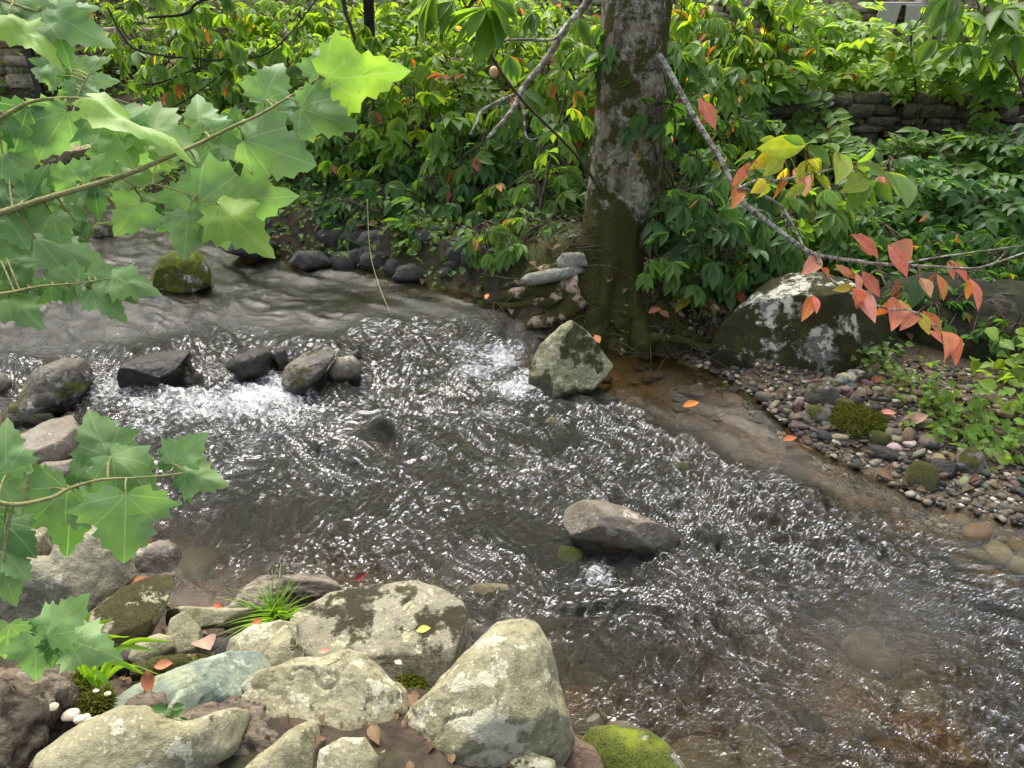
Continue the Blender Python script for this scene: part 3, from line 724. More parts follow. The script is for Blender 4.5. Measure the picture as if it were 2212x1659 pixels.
# ------------------------------------------------------------------ stones standing in the stream
G2 = 'stones of the little weir'
def wrock(pts, zw, mat, label, T=.4, extra=.3, name='stone', **k):
    """stone standing in water: the outline is carried on below the waterline"""
    a = np.array(pts, float); y1 = a[:, 1].max(); h = y1 - a[:, 1].min()
    a[:, 1] = np.where(a[:, 1] > y1 - .33 * h, a[:, 1] + extra * h, a[:, 1])
    t = depth(y1, zw) + k.pop('back', .04)
    return rock(name, a, 0, mat, label, 'stone', T=T, t=t, **k)
wrock([(1223,1142),(1228,1115),(1258,1097),(1310,1091),(1350,1099),(1392,1116),(1442,1131),(1462,1152),(1442,1180),(1390,1196),(1340,1198),(1290,1188),(1248,1172)], 0, M['stream'], 'tan wet stone alone in mid-stream with an undercut front', T=.32, sub=6, seed=70, facet=4, extra=.12, planes=[((-.2,-1,-.15),.45)])
wrock([(28,852),(60,815),(100,791),(150,784),(187,795),(194,822),(177,850),(130,870),(80,868),(45,865)], .03, M['mossy_up'], 'rounded weir stone with yellow moss on its lower rim, near the left edge', sub=6, seed=72, facet=3, group=G2)
wrock([(4,892),(30,866),(70,857),(110,865),(120,885),(80,902),(30,907)], .0, M['mossy'], 'low mossy stone below the yellow-rimmed weir stone', sub=5, seed=74, facet=2)
wrock([(266,800),(285,772),(340,762),(398,766),(410,780),(394,802),(382,826),(330,833),(272,831)], .03, M['dark'], 'dark blocky weir stone with water sliding past both sides', sub=6, seed=76, facet=5, T=.35, extra=.25, planes=[((0,-1,.1),.55),((0,0,1),.7)], group=G2)
wrock([(494,786),(513,762),(550,754),(592,757),(603,790),(562,805),(515,802)], .06, M['dark'], 'jagged dark weir stone between two water chutes', sub=5, seed=78, facet=6, amp=.09, group=G2)
wrock([(603,816),(623,790),(663,764),(717,755),(724,775),(708,806),(662,833),(618,834)], .03, M['mossy_up'], 'slanted weir stone with a pale wet top and mossy side', sub=6, seed=80, facet=5, planes=[((-.1,-.1,1),.6)], group=G2)
wrock([(710,797),(733,772),(765,769),(781,785),(777,806),(742,812),(716,809)], .03, M['stream'], 'speckled grey stone touching the right of the slanted weir stone', sub=4, seed=82, facet=1, group=G2)
wrock([(738,767),(775,757),(784,772),(748,775)], .12, M['bank'], 'small dark stone lying on the speckled grey weir stone', sub=4, seed=83, facet=1, group=G2)
wrock([(-22,842),(0,806),(16,810),(24,830),(5,848)], .05, M['mossy_up'], 'weir stone cut by the left edge', sub=4, seed=84, group=G2)
wrock([(590,770),(602,752),(618,750),(622,778),(606,790)], .1, M['dark'], 'little dark stone just left of the slanted weir stone', sub=4, seed=85, group=G2)
wrock([(322,602),(333,575),(358,550),(400,543),(432,554),(446,590),(442,612),(400,622),(345,619)], .2, M['green'], 'domed stone capped with moss standing in the upper pool', sub=6, seed=86, facet=3, amp=.04, extra=.15)
wrock([(201,493),(213,480),(240,476),(254,492),(242,506),(210,506)], .2, M['green'], 'small mossy stone far upstream near the left bank', sub=4, seed=88)
wrock([(38,962),(58,925),(110,911),(166,914),(172,950),(167,985),(110,1000),(53,990)], .0, M['stream'], 'pinkish flat-topped stone at the left edge above the sycamore leaves', sub=5, seed=90, facet=3, planes=[((0,-.1,1),.55)], T=.4)
wrock([(50,906),(80,893),(110,900),(118,916),(66,919)], .0, M['shademoss'], 'little dark moss hump between two left bank stones', sub=4, seed=92)
wrock([(60,1010),(110,995),(172,1008),(180,1028),(120,1042),(70,1035)], .0, M['stream'], 'brown stone low in the water half hidden by sycamore leaves', sub=4, seed=94)
wrock([(140,1040),(180,1015),(225,1008),(250,1025),(215,1058),(150,1065)], .0, M['mossy'], 'mossy stone behind the lower sycamore leaves', sub=5, seed=95)
wrock([(1146,838),(1150,790),(1175,750),(1213,708),(1230,699),(1265,722),(1297,755),(1320,785),(1326,802),(1302,817),(1250,832),(1190,848),(1158,845)], .0, M['tree_rock'], 'pyramid-shaped lichened boulder in the water at the foot of the tree', sub=6, seed=98, facet=3, T=.36, extra=.12, amp=.045, planes=[((-.7,-.6,.5),.66),((.35,-.75,.55),.6)], name='boulder')
wrock([(1560,802),(1566,745),(1598,690),(1640,638),(1682,609),(1740,597),(1800,608),(1852,640),(1897,680),(1922,710),(1902,745),(1862,765),(1850,790),(1800,808),(1780,830),(1720,840),(1640,832),(1588,816)], .03, M['lichen'], 'huge boulder with white lichen and dark moss at the water edge right of the tree', sub=6, seed=101, facet=3, T=.36, extra=.08, amp=.04, planes=[((.45,-.85,.35),.55),((-.5,-.8,.3),.6)], name='boulder', back=.2)
wrock([(1872,720),(1930,648),(2000,618),(2100,606),(2240,596),(2320,700),(2300,785),(2100,818),(2000,802),(1925,790)], .12, M['shademoss'], 'shade-dark moss-covered boulder behind the gravel bar at the right edge', sub=6, seed=104, facet=3, T=.3, extra=.05, name='boulder', back=.35)
# stones under water
def srock(b, z, label, mat='sub', T=.28, **k):
    rock('submerged_stone', bb(*b), z, M[mat], label, 'stone', T=T, sub=5, facet=2, **k)
srock((1231, 878, 1326, 930), -.05, 'algae-green stone just under the surface right of the pyramid boulder', seed=110)
srock((1176, 902, 1206, 945), -.04, 'small algae-green stone under the rapids below the pyramid boulder', seed=111)
srock((1000, 1262, 1110, 1312), -.05, 'brown sunken stone off the end of the flat-topped boulder', seed=112)
srock((1018, 1352, 1106, 1402), -.03, 'dark sunken stone between the flat-topped and pointed boulders', seed=113, mat='dark')
srock((292, 1172, 388, 1262), -.02, 'wet brown rounded stone beside the rough grey boulder', seed=114, mat='stream')
srock((308, 1242, 382, 1280), -.02, 'flat brown stone under shallow water behind the oval moss-capped stone', seed=115, mat='stream')
srock((1925, 1545, 2112, 1690), -.13, 'golden-orange sunken stone in the bottom right corner', seed=116, mat='gold')
srock((1950, 998, 2020, 1105), .0, 'long algae-covered slab lying half in the water below the gravel bar', seed=117, mat='mossy')
srock((1190, 1180, 1260, 1260), -.06, 'green streaked sunken stone left of the lone mid-stream stone', seed=118, mat='green')
srock((2080, 1230, 2200, 1300), -.1, 'reddish sunken stone at the right edge of the stream', seed=119, mat='gold')
srock((1420, 1000, 1530, 1060), -.07, 'dark sunken stone in mid-channel below the brown shallows', seed=120)

# ------------------------------------------------------------------ bank stones beyond the pool
G3 = 'dark stones along the far bank of the pool'
for i, (p, lb) in enumerate((
    ([(845,598),(862,575),(895,570),(925,590),(915,602)], 'rounded dark stone at the pool edge under the shrubs'),
    ([(917,600),(925,578),(938,565),(950,580),(955,600)], 'pointed upright grey stone at the pool edge'),
    ([(985,606),(998,580),(1018,575),(1025,595),(1010,608)], 'grey stone at the pool edge nearest the mossy roots'),
    ([(880,540),(905,515),(945,512),(960,535),(930,550)], 'dark slab under the shrubs above the rounded pool-edge stone'),
    ([(760,560),(775,535),(815,530),(835,555),(800,570)], 'dark stone at the left end of the far bank stones'),
    ([(810,525),(840,498),(880,500),(890,520),(850,535)], 'shaded stone high on the far bank under the leaves'),
    ([(955,545),(985,515),(1010,530),(1005,560),(970,565)], 'black shaded stone behind the pool-edge stones'),
    ([(1180,545),(1200,520),(1240,515),(1252,540),(1230,560)], 'grey block behind the tree roots'),
    ([(480,535),(500,515),(560,515),(600,535),(560,555)], 'wet dark stone under the overhanging left bank'),
    ([(620,560),(640,540),(690,545),(720,565),(660,575)], 'low stone at the far edge of the pool under trailing grass'))):
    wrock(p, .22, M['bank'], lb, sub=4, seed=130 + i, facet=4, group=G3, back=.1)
rg = np.random.default_rng(41)
for i in range(22):
    a, b = rg.uniform(690, 1040), rg.uniform(500, 590); g_, t_ = on_ground(a, b); w_ = rg.uniform(16, 36); h_ = w_ * rg.uniform(.5, .8)
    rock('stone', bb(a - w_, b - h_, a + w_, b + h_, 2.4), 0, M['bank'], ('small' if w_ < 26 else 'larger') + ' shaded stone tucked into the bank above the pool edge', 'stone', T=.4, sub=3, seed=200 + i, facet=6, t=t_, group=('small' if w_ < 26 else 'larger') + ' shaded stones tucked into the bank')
for p, lb, sd in (([(1118,612),(1140,592),(1200,580),(1245,572),(1262,585),(1215,604),(1150,618)], 'pale flat stone lying on the tree roots at the water side', 1), ([(1195,575),(1215,548),(1260,546),(1268,572),(1230,585)], 'upper pale flat stone leaning against the left foot of the trunk', 2)):
    g_, t_ = on_ground(np.mean([a for a, _ in p]), np.mean([b for _, b in p]) + 8); rock('slab_stone', p, .5, M['slab'], lb, 'stone', T=.3, sub=5, seed=150 + sd, facet=4, t=t_ - .06)

# ------------------------------------------------------------------ gravel bar
GB = ((1741,828,1811,880,'mossy_up','mossy angular stone at the upper end of the gravel bar'),(1741,878,1803,914,'mossy','flat mossy stone in the middle of the gravel bar'),(2008,993,2068,1035,'dark','smooth black stone at the lower edge of the gravel bar'),
 (2068,970,2126,1028,'mossy','rounded grey stone with a moss streak at the lower right of the gravel bar'),(1875,932,1922,968,'mossy_up','pale green angular stone at the water side of the gravel bar'),(1876,964,1938,995,'bank','dark mossy slab at the lower edge of the gravel bar'),
 (1828,800,1878,834,'lichen','pale angular stone below the huge lichened boulder'),(1618,889,1672,915,'bank','dark slate stone lying wet at the tip of the gravel bar'),(1568,835,1602,857,'bank','lone grey stone standing in the brown shallows'),(1630,847,1670,870,'stream','tan-grey oval stone at the tip of the gravel bar'),
 (1908,836,1940,868,'brown','round brown stone on the gravel bar'),(1800,862,1856,890,'mossy_up','low green-topped stone beside the mossy angular one'),(1774,815,1805,832,'pale','pale stone lying against the foot of the huge boulder'),(1805,812,1842,834,'blue','grey-green oval stone under the pale angular stone'),
 (1945,925,1975,972,'brown','upright brown oval stone by the green plants'),(2015,850,2060,880,'pale','whitish stone among the plants on the gravel bar'))
for i, (a, b, c, d, m, lb) in enumerate(GB):
    g, t = on_ground((a + c) / 2, d - .25 * (d - b))
    rock('bar_stone', bb(a, b, c, d, 2.6), 0, M[m], lb, 'stone', T=.4, sub=4, seed=170 + i, facet=4, t=t, group='larger stones on the gravel bar')
protos = []
for i in range(6):
    d, F = ico(3); s = np.array([1, RNG.uniform(.6, .85), RNG.uniform(.3, .5)]); V = d * s
    for _ in range(4):
        a = unit(RNG.normal(size=3)); q = V @ a; h = q.max() * RNG.uniform(.6, .9); V = V - a * (np.maximum(q - h, 0) * .9)[:, None]
    V = V * (1 + .09 * fbm(V * 1.7 + i * 5, 3, i))[:, None]
    mb = MB(); mb.add(V, F); me = mb.mesh('pebble', attrs=False); me.materials.append(M['pebble']); protos.append(me)
PC = (('slate grey', (.085, .083, .078)), ('brown', (.12, .09, .065)), ('tan', (.23, .19, .135)), ('dark', (.04, .038, .036)), ('reddish brown', (.105, .075, .06)), ('cream', (.45, .4, .31)), ('olive grey', (.14, .13, .09)))
barpoly = [(1600, 885), (1690, 845), (1790, 818), (1900, 800), (2060, 830), (2230, 880), (2230, 1085), (2120, 1060), (2030, 1040), (1930, 1000), (1830, 975), (1740, 940), (1660, 910)]
def inside(x, y, poly):
    r = False; n = len(poly)
    for i in range(n):
        a, b = poly[i], poly[i - 1]
        if (a[1] > y) != (b[1] > y) and x < (b[0] - a[0]) * (y - a[1]) / (b[1] - a[1]) + a[0]: r = not r
    return r
src = None; cnt = 0
for i in range(1200):
    px, py = RNG.uniform(1590, 2230), RNG.uniform(795, 1090)
    if not inside(px, py, barpoly): continue
    if px > 2010 and RNG.random() < .45: continue
    cnt += 1
    if cnt > 298: break
    g, t = on_ground(px, py)
    r = float(np.clip(RNG.lognormal(-3.5, .4), .014, .06)); cn, cc = PC[RNG.integers(0, len(PC))]
    me = protos[RNG.integers(0, 6)]
    if src is None: o = link('pebble', me, None); src = o
    else:
        o = src.copy(); o.data = me; COL.objects.link(o)
    o.location = (g[0], g[1], g[2] + r * RNG.uniform(.1, .45)); o.scale = (r, r, r)
    o.rotation_euler = (RNG.normal(0, .35), RNG.normal(0, .35), RNG.uniform(0, 6.28))
    o.color = (*[c * RNG.uniform(.8, 1.2) for c in cc], 1)
    zone = 'at the water side of the gravel bar' if g[2] < .06 else ('on the upper gravel bar below the boulders' if py < 880 else ('among the plants on the gravel bar' if px > 2010 else 'in the middle of the gravel bar'))
    sz = 'tiny' if r < .019 else ('small' if r < .03 else 'fist-sized')
    tag(o, f'{sz} {cn} pebble {zone}', 'pebble', f'{sz} {cn} pebbles {zone}')

# fine gravel between the stones
mb = MB(); d, F = ico(1); n = 0
while n < 7000:
    if n < 7000:
        x, y = RNG.uniform(1.2, 4.2), RNG.uniform(2.2, 4.9); df = y - yF(x)
        if df < -.16 or df > 1.45: continue
        r = min(.03, RNG.lognormal(-4.15, .4))
    else:
        x, y = RNG.uniform(-2.2, .5), RNG.uniform(.9, 2.3)
        if yN(x) - y < .02: continue
        r = min(.022, RNG.lognormal(-4.7, .45))
    n += 1; a = RNG.uniform(0, 6.28); V = d * np.array([r, r * RNG.uniform(.6, .9), r * RNG.uniform(.35, .6)])
    V = V * RNG.uniform(.85, 1.15, (len(d), 1)); V = np.stack([V[:, 0] * math.cos(a) - V[:, 1] * math.sin(a), V[:, 0] * math.sin(a) + V[:, 1] * math.cos(a), V[:, 2]], -1)
    mb.add(V + np.array([x, y, tz(x, y) + r * .2]), F, np.array(PC[RNG.integers(0, 7)][1]) * RNG.uniform(.5, 1.1))
k = NT('fine_gravel'); M['gravel'] = k.done(k.pri(k.attr('col', 0), .8, .3))
tag(mb.build('gravel', M['gravel']), 'fine mixed gravel between the larger stones of both banks', 'gravel', None, 'stuff')

# cobbles of the bed: nobody could count them
mb = MB(); d, F = ico(2)
n = 0
while n < 900:
    x, y = RNG.uniform(-3.5, 3.2), RNG.uniform(1.2, 7.)
    df, dn = y - yF(x), yN(x) - y
    if max(df, dn) > -.02: continue
    n += 1
    shal = x > .7 and y > 3
    r = RNG.lognormal(-2.9 if shal else -2.7, .45); r = min(r, .13)
    s = np.array([r, r * RNG.uniform(.6, .9), r * RNG.uniform(.18, .32)]); a = RNG.uniform(0, 6.28)
    V = d * s; V = V * (1 + .12 * vnoise(d * 1.8 + n, 3))[:, None]
    V = np.stack([V[:, 0] * math.cos(a) - V[:, 1] * math.sin(a), V[:, 0] * math.sin(a) + V[:, 1] * math.cos(a), V[:, 2]], -1)
    c = np.array(((.14, .09, .045), (.1, .075, .045), (.17, .12, .065), (.07, .055, .035), (.16, .15, .12))[RNG.integers(0, 5)]) * RNG.uniform(.7, 1.2)
    mb.add(V + np.array([x, y, tz(x, y) + .012]), F, c)
k = NT('bed_cobble'); v = k.tc.outputs['Object']
M['cobble'] = k.done(k.pri(k.mul(k.attr('col', 0), k.mix(k.noise(v, 30, 4), (.6, .6, .55), (1.3, 1.3, 1.3))), .7, .3))
tag(mb.build('bed_stones', M['cobble']), 'flat brown cobbles covering the stream bed', 'stones', None, 'stuff')

# ------------------------------------------------------------------ logs, tree
def log(name, pts, zs, rad, mat, label, cat='log', jit=.3, sides=18, seed=0, m=8):
    P = [Wz(px, py, z) for (px, py), z in zip(pts, zs)]; P = spline(P, m)
    o = np.linspace(0, len(rad) - 1, len(P)); rr = np.interp(o, range(len(rad)), rad)
    mb = MB(); tube(mb, P, rr, sides, jit, seed)
    V = mb.V[0]; ax = np.repeat(P, sides, 0); dd = V - ax; an = np.tile(np.arange(sides) * 2 * math.pi / sides, len(P)); sl_ = np.repeat(np.arange(len(P)) / len(P), sides)
    q = np.stack([np.cos(an) * 2.2, np.sin(an) * 2.2, sl_ * 4 + seed], -1); fr_ = np.abs(fbm(q, 4, seed + 3, .65)); mb.V[0] = ax + dd * (1 + .22 * np.clip(fr_ * 3 - .5, -.5, .6))[:, None]
    return tag(mb.build(name, mat, None, P[len(P) // 2]), label, cat)
log('driftwood_log', [(480,1345),(540,1302),(600,1276),(690,1276),(770,1300)], [.16,.15,.12,.06,.0], [.03,.06,.065,.05,.03], M['greylog'], 'weathered grey driftwood log at the water edge behind the grass tuft', jit=.35, seed=3, sides=48, m=20)
log('fallen_log', [(-120,1640),(0,1575),(90,1545),(150,1560),(200,1585)], [.5,.5,.47,.43,.4], [.15,.15,.12,.09,.05], M['log'], 'rotting brown log with cream mushrooms in the bottom left corner', jit=.3, sides=72, seed=5, m=30)
log('root_stump', [(385,1600),(440,1580),(500,1570),(555,1552),(590,1530)], [.4,.42,.4,.38,.34], [.06,.075,.08,.07,.04], M['log'], 'gnarled brown bark root between the blue-green boulder and the bottom stones', 'root', jit=.4, sides=64, seed=7, m=26)
log('root_stump', [(470,1570),(530,1600),(590,1640),(640,1680)], [.4,.4,.38,.36], [.06,.075,.07,.06], M['log'], 'split brown bark root running down to the bottom edge', 'root', jit=.4, sides=64, seed=8, m=26)
log('root_stump', [(280,1545),(320,1538),(360,1525)], [.47,.47,.44], [.04,.055,.04], M['log'], 'short lump of bark root behind the broad rounded boulder', 'root', jit=.4, sides=22, seed=9, m=12)
log('mossy_branch', [(285,1452),(350,1438),(420,1434),(480,1446)], [.36,.36,.34,.32], [.025,.032,.032,.025], M['rootbark'], 'short mossy branch lying behind the blue-green boulder', jit=.35, seed=11, m=10)
log('fallen_twig', [(1590,740),(1530,752),(1470,735),(1410,728)], [.12,.1,.14,.2], [.02,.028,.03,.03], M['rootbark'], 'crooked driftwood stick under the bank left of the huge boulder', 'stick', seed=12)

tb = np.array([.72, 5.12, .12])
tree = empty('riverbank_tree', tb, 'stout grey-barked tree with mossy roots on the far bank', 'tree')
mb = MB()
zz = np.array([-.15, 0, .15, .3, .5, .75, 1.1, 1.6, 2.2, 3., 4.2, 5.5]); rr = np.array([.42, .4, .33, .275, .25, .24, .232, .225, .215, .2, .17, .12])
zs_ = np.concatenate([np.linspace(-.1, 1.2, 60), np.linspace(1.25, 5.5, 50)]); nth = 96; th = np.arange(nth) * 2 * math.pi / nth
Vt = []
for z in zs_:
    r = np.full(nth, np.interp(z, [0, .6, 1.6, 3, 5.5], [.27, .24, .225, .2, .12]))
    for a_, w_, l_, h_ in ((R(-175), .3, .5, .2), (R(-140), .26, .42, .22), (R(-105), .25, .34, .26), (R(-70), .22, .38, .22), (R(-35), .28, .45, .2), (R(10), .3, .4, .2), (R(70), .3, .3, .2), (R(130), .3, .3, .2)):
        dth = (th - a_ + math.pi) % (2 * math.pi) - math.pi
        r = r + l_ * math.exp(-max(z, 0) / h_) * np.exp(-(dth / w_) ** 2)
    px_ = tb[0] + .03 * math.sin(z * 1.2) + .02 * z; py_ = tb[1] + .05 * math.sin(z * .8)
    Vt.append(np.stack([px_ + r * np.cos(th), py_ + r * np.sin(th), np.full(nth, z + .1)], -1))
Vt = np.concatenate(Vt); ax = np.repeat(np.stack([np.full(len(zs_), tb[0]), np.full(len(zs_), tb[1]), zs_], -1), nth, 0)
nz_ = 1 + .1 * fbm(Vt * 4.5, 4, 3) + .05 * fbm(Vt * np.array([22, 22, 9]), 3, 5)
Vt[:, :2] = ax[:, :2] + (Vt[:, :2] - ax[:, :2]) * nz_[:, None]
mb.add(Vt, [(i * nth + j, i * nth + (j + 1) % nth, (i + 1) * nth + (j + 1) % nth, (i + 1) * nth + j) for i in range(len(zs_) - 1) for j in range(nth)])
mb.build('trunk', M['bark'], tree)
roots = [  # photo px of each root, radii
 ([(1245,620),(1190,632),(1130,640),(1085,650),(1050,660)], [.085, .06, .045, .035, .015]),
 ([(1240,590),(1190,592),(1140,603),(1075,632)], [.06, .04, .03, .012]),
 ([(1200,610),(1160,612),(1110,622)], [.035, .03, .012]),
 ([(1250,655),(1220,685),(1165,705),(1115,726)], [.085, .06, .045, .02]),
 ([(1235,640),(1180,665),(1120,672),(1070,668)], [.05, .04, .03, .012]),
 ([(1290,680),(1275,730),(1255,775)], [.09, .06, .03]),
 ([(1340,690),(1345,740),(1335,782)], [.08, .055, .025]),
 ([(1380,690),(1392,735),(1400,782)], [.09, .06, .03]),
 ([(1420,670),(1460,710),(1515,745),(1548,788)], [.07, .045, .035, .02]),
 ([(1532,610),(1538,670),(1545,725),(1552,790)], [.035, .04, .035, .02]),
 ([(1430,650),(1470,690),(1500,755)], [.045, .03, .012]),
 ([(1410,640),(1480,660),(1560,690)], [.045, .028, .012]),
 ([(1440,700),(1430,745),(1460,785)], [.035, .025, .012])]
for i, (p, r) in enumerate(roots):
    P = []
    for k_, (a, b) in enumerate(p):
        g_, t_ = on_ground(a, b); P.append(g_ + np.array([0, 0, r[k_] * .1]))
    P = spline(P, 12); q = np.interp(np.linspace(0, len(r) - 1, len(P)), range(len(r)), r)
    P = P + .035 * np.stack([fbm(P * 5, 2, i), fbm(P * 5, 2, i + 50), .7 * fbm(P * 5, 2, i + 90)], -1)
    mb = MB(); tube(mb, P, q, 20, .5, 40 + i); mb.build('root', M['rootbark'], tree)

def pxpath(pts, t0, t1, m=5):
    n = len(pts); return spline([Pt(x, y, t0 + (t1 - t0) * i / (n - 1)) for i, (x, y) in enumerate(pts)], m)
trunk_top = np.array([tb[0] + .05, tb[1], 3.6])
# limb hanging to the right, with green to red leaves
mb = MB(); A = pxpath([(1325,-150),(1360,0),(1390,75),(1425,120),(1470,200),(1510,270),(1560,350),(1600,430),(1660,480),(1740,540),(1790,555),(1900,570),(2000,575),(2100,580),(2150,568),(2215,545)], 4.75, 4.0)
A = np.vstack([spline([trunk_top, trunk_top * .5 + A[0] * .5 + np.array([0, 0, .15]), A[0]], 5)[:-1], A])
LP = [A]
tube(mb, A, np.interp(np.linspace(0, 1, len(A)), [0, .25, .6, .8, 1], [.034, .019, .014, .009, .004]), 10, .25, 50)
for p, t0, t1, r in (([(1760,548),(1790,600),(1850,640),(1920,668),(1970,672),(2035,715)], 4.22, 4.05, .009), ([(1590,410),(1640,388),(1680,390),(1800,365),(1838,358)], 4.36, 4.2, .01), ([(1595,402),(1680,440),(1720,500),(1737,537)], 4.36, 4.25, .011), ([(1940,573),(2000,560),(2080,548),(2212,530)], 4.1, 3.95, .006), ([(2150,568),(2170,540),(2145,500)], 4.0, 3.98, .005)):
    q = pxpath(p, t0, t1, 8); LP.append(q); tube(mb, q, np.linspace(r, r * .45, len(q)), 7, .2, 3)
LP = np.concatenate(LP)
limb = mb.build('limb', M['limb'], tree)
LEAF2 = tmpl_leaf(10, .46, .2, .22, .53)
def placed(par, mat, lst, t, wf=1., tm=None, nrm=None, jit=.08):
    tm = tm or LEAF2
    for (bx, by, tx, ty, c) in lst:
        p = Pt(bx, by, t + RNG.normal(0, jit)); q = Pt(tx, ty, t + RNG.normal(0, jit) - .02)
        d = q - p; nn = unit(np.array([RNG.normal(0, .25), -.85, .6]) + RNG.normal(0, .14, 3)) if nrm is None else nrm
        mb = MB(); leaves(mb, tm, [p], [d], [nn], [np.linalg.norm(d) * 1.05], [np.array(c) * RNG.uniform(.88, 1.12)], wf * RNG.uniform(.75, .95))
        j = int(np.argmin(np.linalg.norm(LP - p, axis=1)))
        if .01 < np.linalg.norm(LP[j] - p) < .3: tube(mb, spline([LP[j], (LP[j] + p) / 2 + np.array([0, 0, .015]), p], 3), np.linspace(.003, .0018, 7), 5, col=(.2, .16, .06), cap=False)
        mb.build('leaf', mat, par)
RD = (.62, .18, .13); PK = (.68, .27, .21); OG = (.62, .2, .06); YL = (.5, .42, .05); YG = (.26, .33, .05); GR = (.12, .22, .05); BR = (.3, .13, .06); DG = (.05, .11, .04)
placed(limb, M['red'], [(1838,506,1908,550,RD),(1856,503,1885,552,PK),(1918,528,1962,588,RD),(1925,527,1992,567,PK),(1772,556,1744,582,PK),(1774,580,1800,602,OG),(1806,574,1848,600,OG),(1806,572,1838,592,PK),(1848,588,1860,628,PK),(1862,586,1898,634,RD),(1842,620,1806,624,YL),(1842,622,1890,674,PK),(1842,622,1870,670,RD),
 (1758,638,1740,682,OG),(1756,638,1768,668,RD),(1930,643,1893,688,OG),(1932,643,1942,692,RD),(1936,646,1964,678,YL),(1985,672,1951,706,RD),(1983,673,2007,714,YL),(1992,672,2044,722,OG),(2003,713,2037,734,RD),(2034,716,2067,787,PK),(2038,718,2088,791,RD),(2050,562,2096,603,RD),(2046,566,2062,600,PK),(2092,600,2124,660,RD),(2090,603,2094,648,OG),(2024,592,2046,640,OG),(2022,590,2006,610,BR),(1938,602,1932,640,BR),(1988,600,2012,628,BR)], 4.12)
placed(limb, M['red'], [(1510,215,1545,265,RD),(1505,215,1528,245,PK),(1620,350,1586,400,RD),(1625,350,1640,352,OG),(1700,368,1688,405,OG),(1720,362,1758,418,RD),(1722,362,1742,400,PK),(1600,400,1590,435,OG),(1680,395,1675,435,OG),(1810,330,1822,352,OG),(1905,372,1915,407,RD),(2060,520,2080,510,OG),(1985,480,2005,465,BR)], 4.3)
placed(limb, M['leaf'], [(1740,315,1650,320,YG),(1740,312,1700,295,GR),(1742,312,1760,300,GR),(1745,315,1790,345,GR),(1700,330,1640,352,YL),(1690,340,1660,372,YG),(1745,345,1725,385,YG),(1750,345,1785,380,YG),(1745,345,1770,360,YL),(1700,362,1680,392,YL),(1740,362,1768,395,YG),(1760,380,1800,405,YG),(1810,330,1790,300,GR),(1815,330,1850,320,GR),(1812,332,1842,380,GR),(1812,332,1825,372,YG),(1850,352,1890,330,GR),(1850,355,1912,372,GR),(1850,355,1885,395,GR),
 (1875,390,1842,440,GR),(1878,390,1898,440,GR),(1880,390,1930,432,GR),(1875,388,1835,402,YG),(1920,372,1975,420,GR),(1920,372,1970,428,YG),(1918,370,1930,400,GR),(1660,395,1640,437,YG),(1655,392,1635,410,YL),(1740,400,1705,420,YG),(1850,380,1820,372,YG),(1975,598,1982,652,DG),(1600,345,1630,325,YG),(1790,300,1760,290,GR),(1680,310,1650,300,YG)], 4.25, 1.15)
# the lichened limb reaching down to the left
mb = MB(); A = pxpath([(1330,-120),(1270,0),(1215,70),(1180,130),(1130,190),(1105,240),(1052,300)], 4.9, 4.75)
A = np.vstack([spline([trunk_top + np.array([-.1, 0, .1]), trunk_top * .5 + A[0] * .5 + np.array([0, 0, .1]), A[0]], 5)[:-1], A])
tube(mb, A, np.interp(np.linspace(0, 1, len(A)), [0, .3, .7, 1], [.042, .031, .021, .012]), 10, .3, 52)
for p, r in (([(1110,205),(1075,220),(1040,240),(1030,265),(1015,290)], .013), ([(1225,55),(1195,85),(1140,85),(1060,85),(1000,72),(950,50),(870,20)], .011), ([(1160,85),(1155,40),(1130,0)], .008), ([(1115,212),(1130,235),(1140,300),(1190,285)], .007)):
    q = pxpath(p, 4.8, 4.75); tube(mb, q, np.linspace(r, r * .55, len(q)), 7, .3, 5)
limb2 = mb.build('limb', M['limb'], tree)
mb = MB(); rg = np.random.default_rng(5)
q = np.array([Pt(x, y, 4.75 + rg.normal(0, .15)) for x, y in ((1225,300),(1195,285),(1260,100),(1280,70),(1240,200),(1180,330),(1050,90),(960,50),(1150,25),(1215,150),(1250,40),(1100,120),(1160,250))])
palmate(mb, q, rg, .17, 'mid', .12, (.5, 1.1)); palmate(mb, q[:6] + .12, rg, .16, 'bright', .1, (.5, 1.1))
mb.build('foliage', M['leaf'], limb2)
# the crown, above the picture
mb = MB(); c0 = np.array([2.5, 6.9, 6.3]); n = 420
d = unit(rg.normal(size=(n, 3))); P = c0 + d * (rg.uniform(.25, 1, (n, 1)) ** .5) * np.array([2.6, 2.2, 1.8]); P = P[P[:, 2] > 4.3]
palmate(mb, P, rg, .2, 'mid', .02); cr = mb.build('crown', M['leaf'], tree)
mb = MB()
for i in range(9):
    e = c0 + unit(rg.normal(size=3)) * np.array([2., 1.7, 1.2]); s = np.array([.75, 5.15, 3.4 + .22 * i])
    q = spline([s, (s + e) / 2 + np.array([0, 0, .3]), e], 6); tube(mb, q, np.linspace(.07, .012, len(q)), 7)
mb.build('limb', M['limb'], tree)
f = rock('buckeye_fruit', bb(1057, 144, 1076, 168, 2.1), 0, M['fruit'], 'single round tan fruit hanging among the leaves left of the trunk', 'fruit', T=.5, sub=3, facet=0, amp=.02, seed=2, t=4.9)

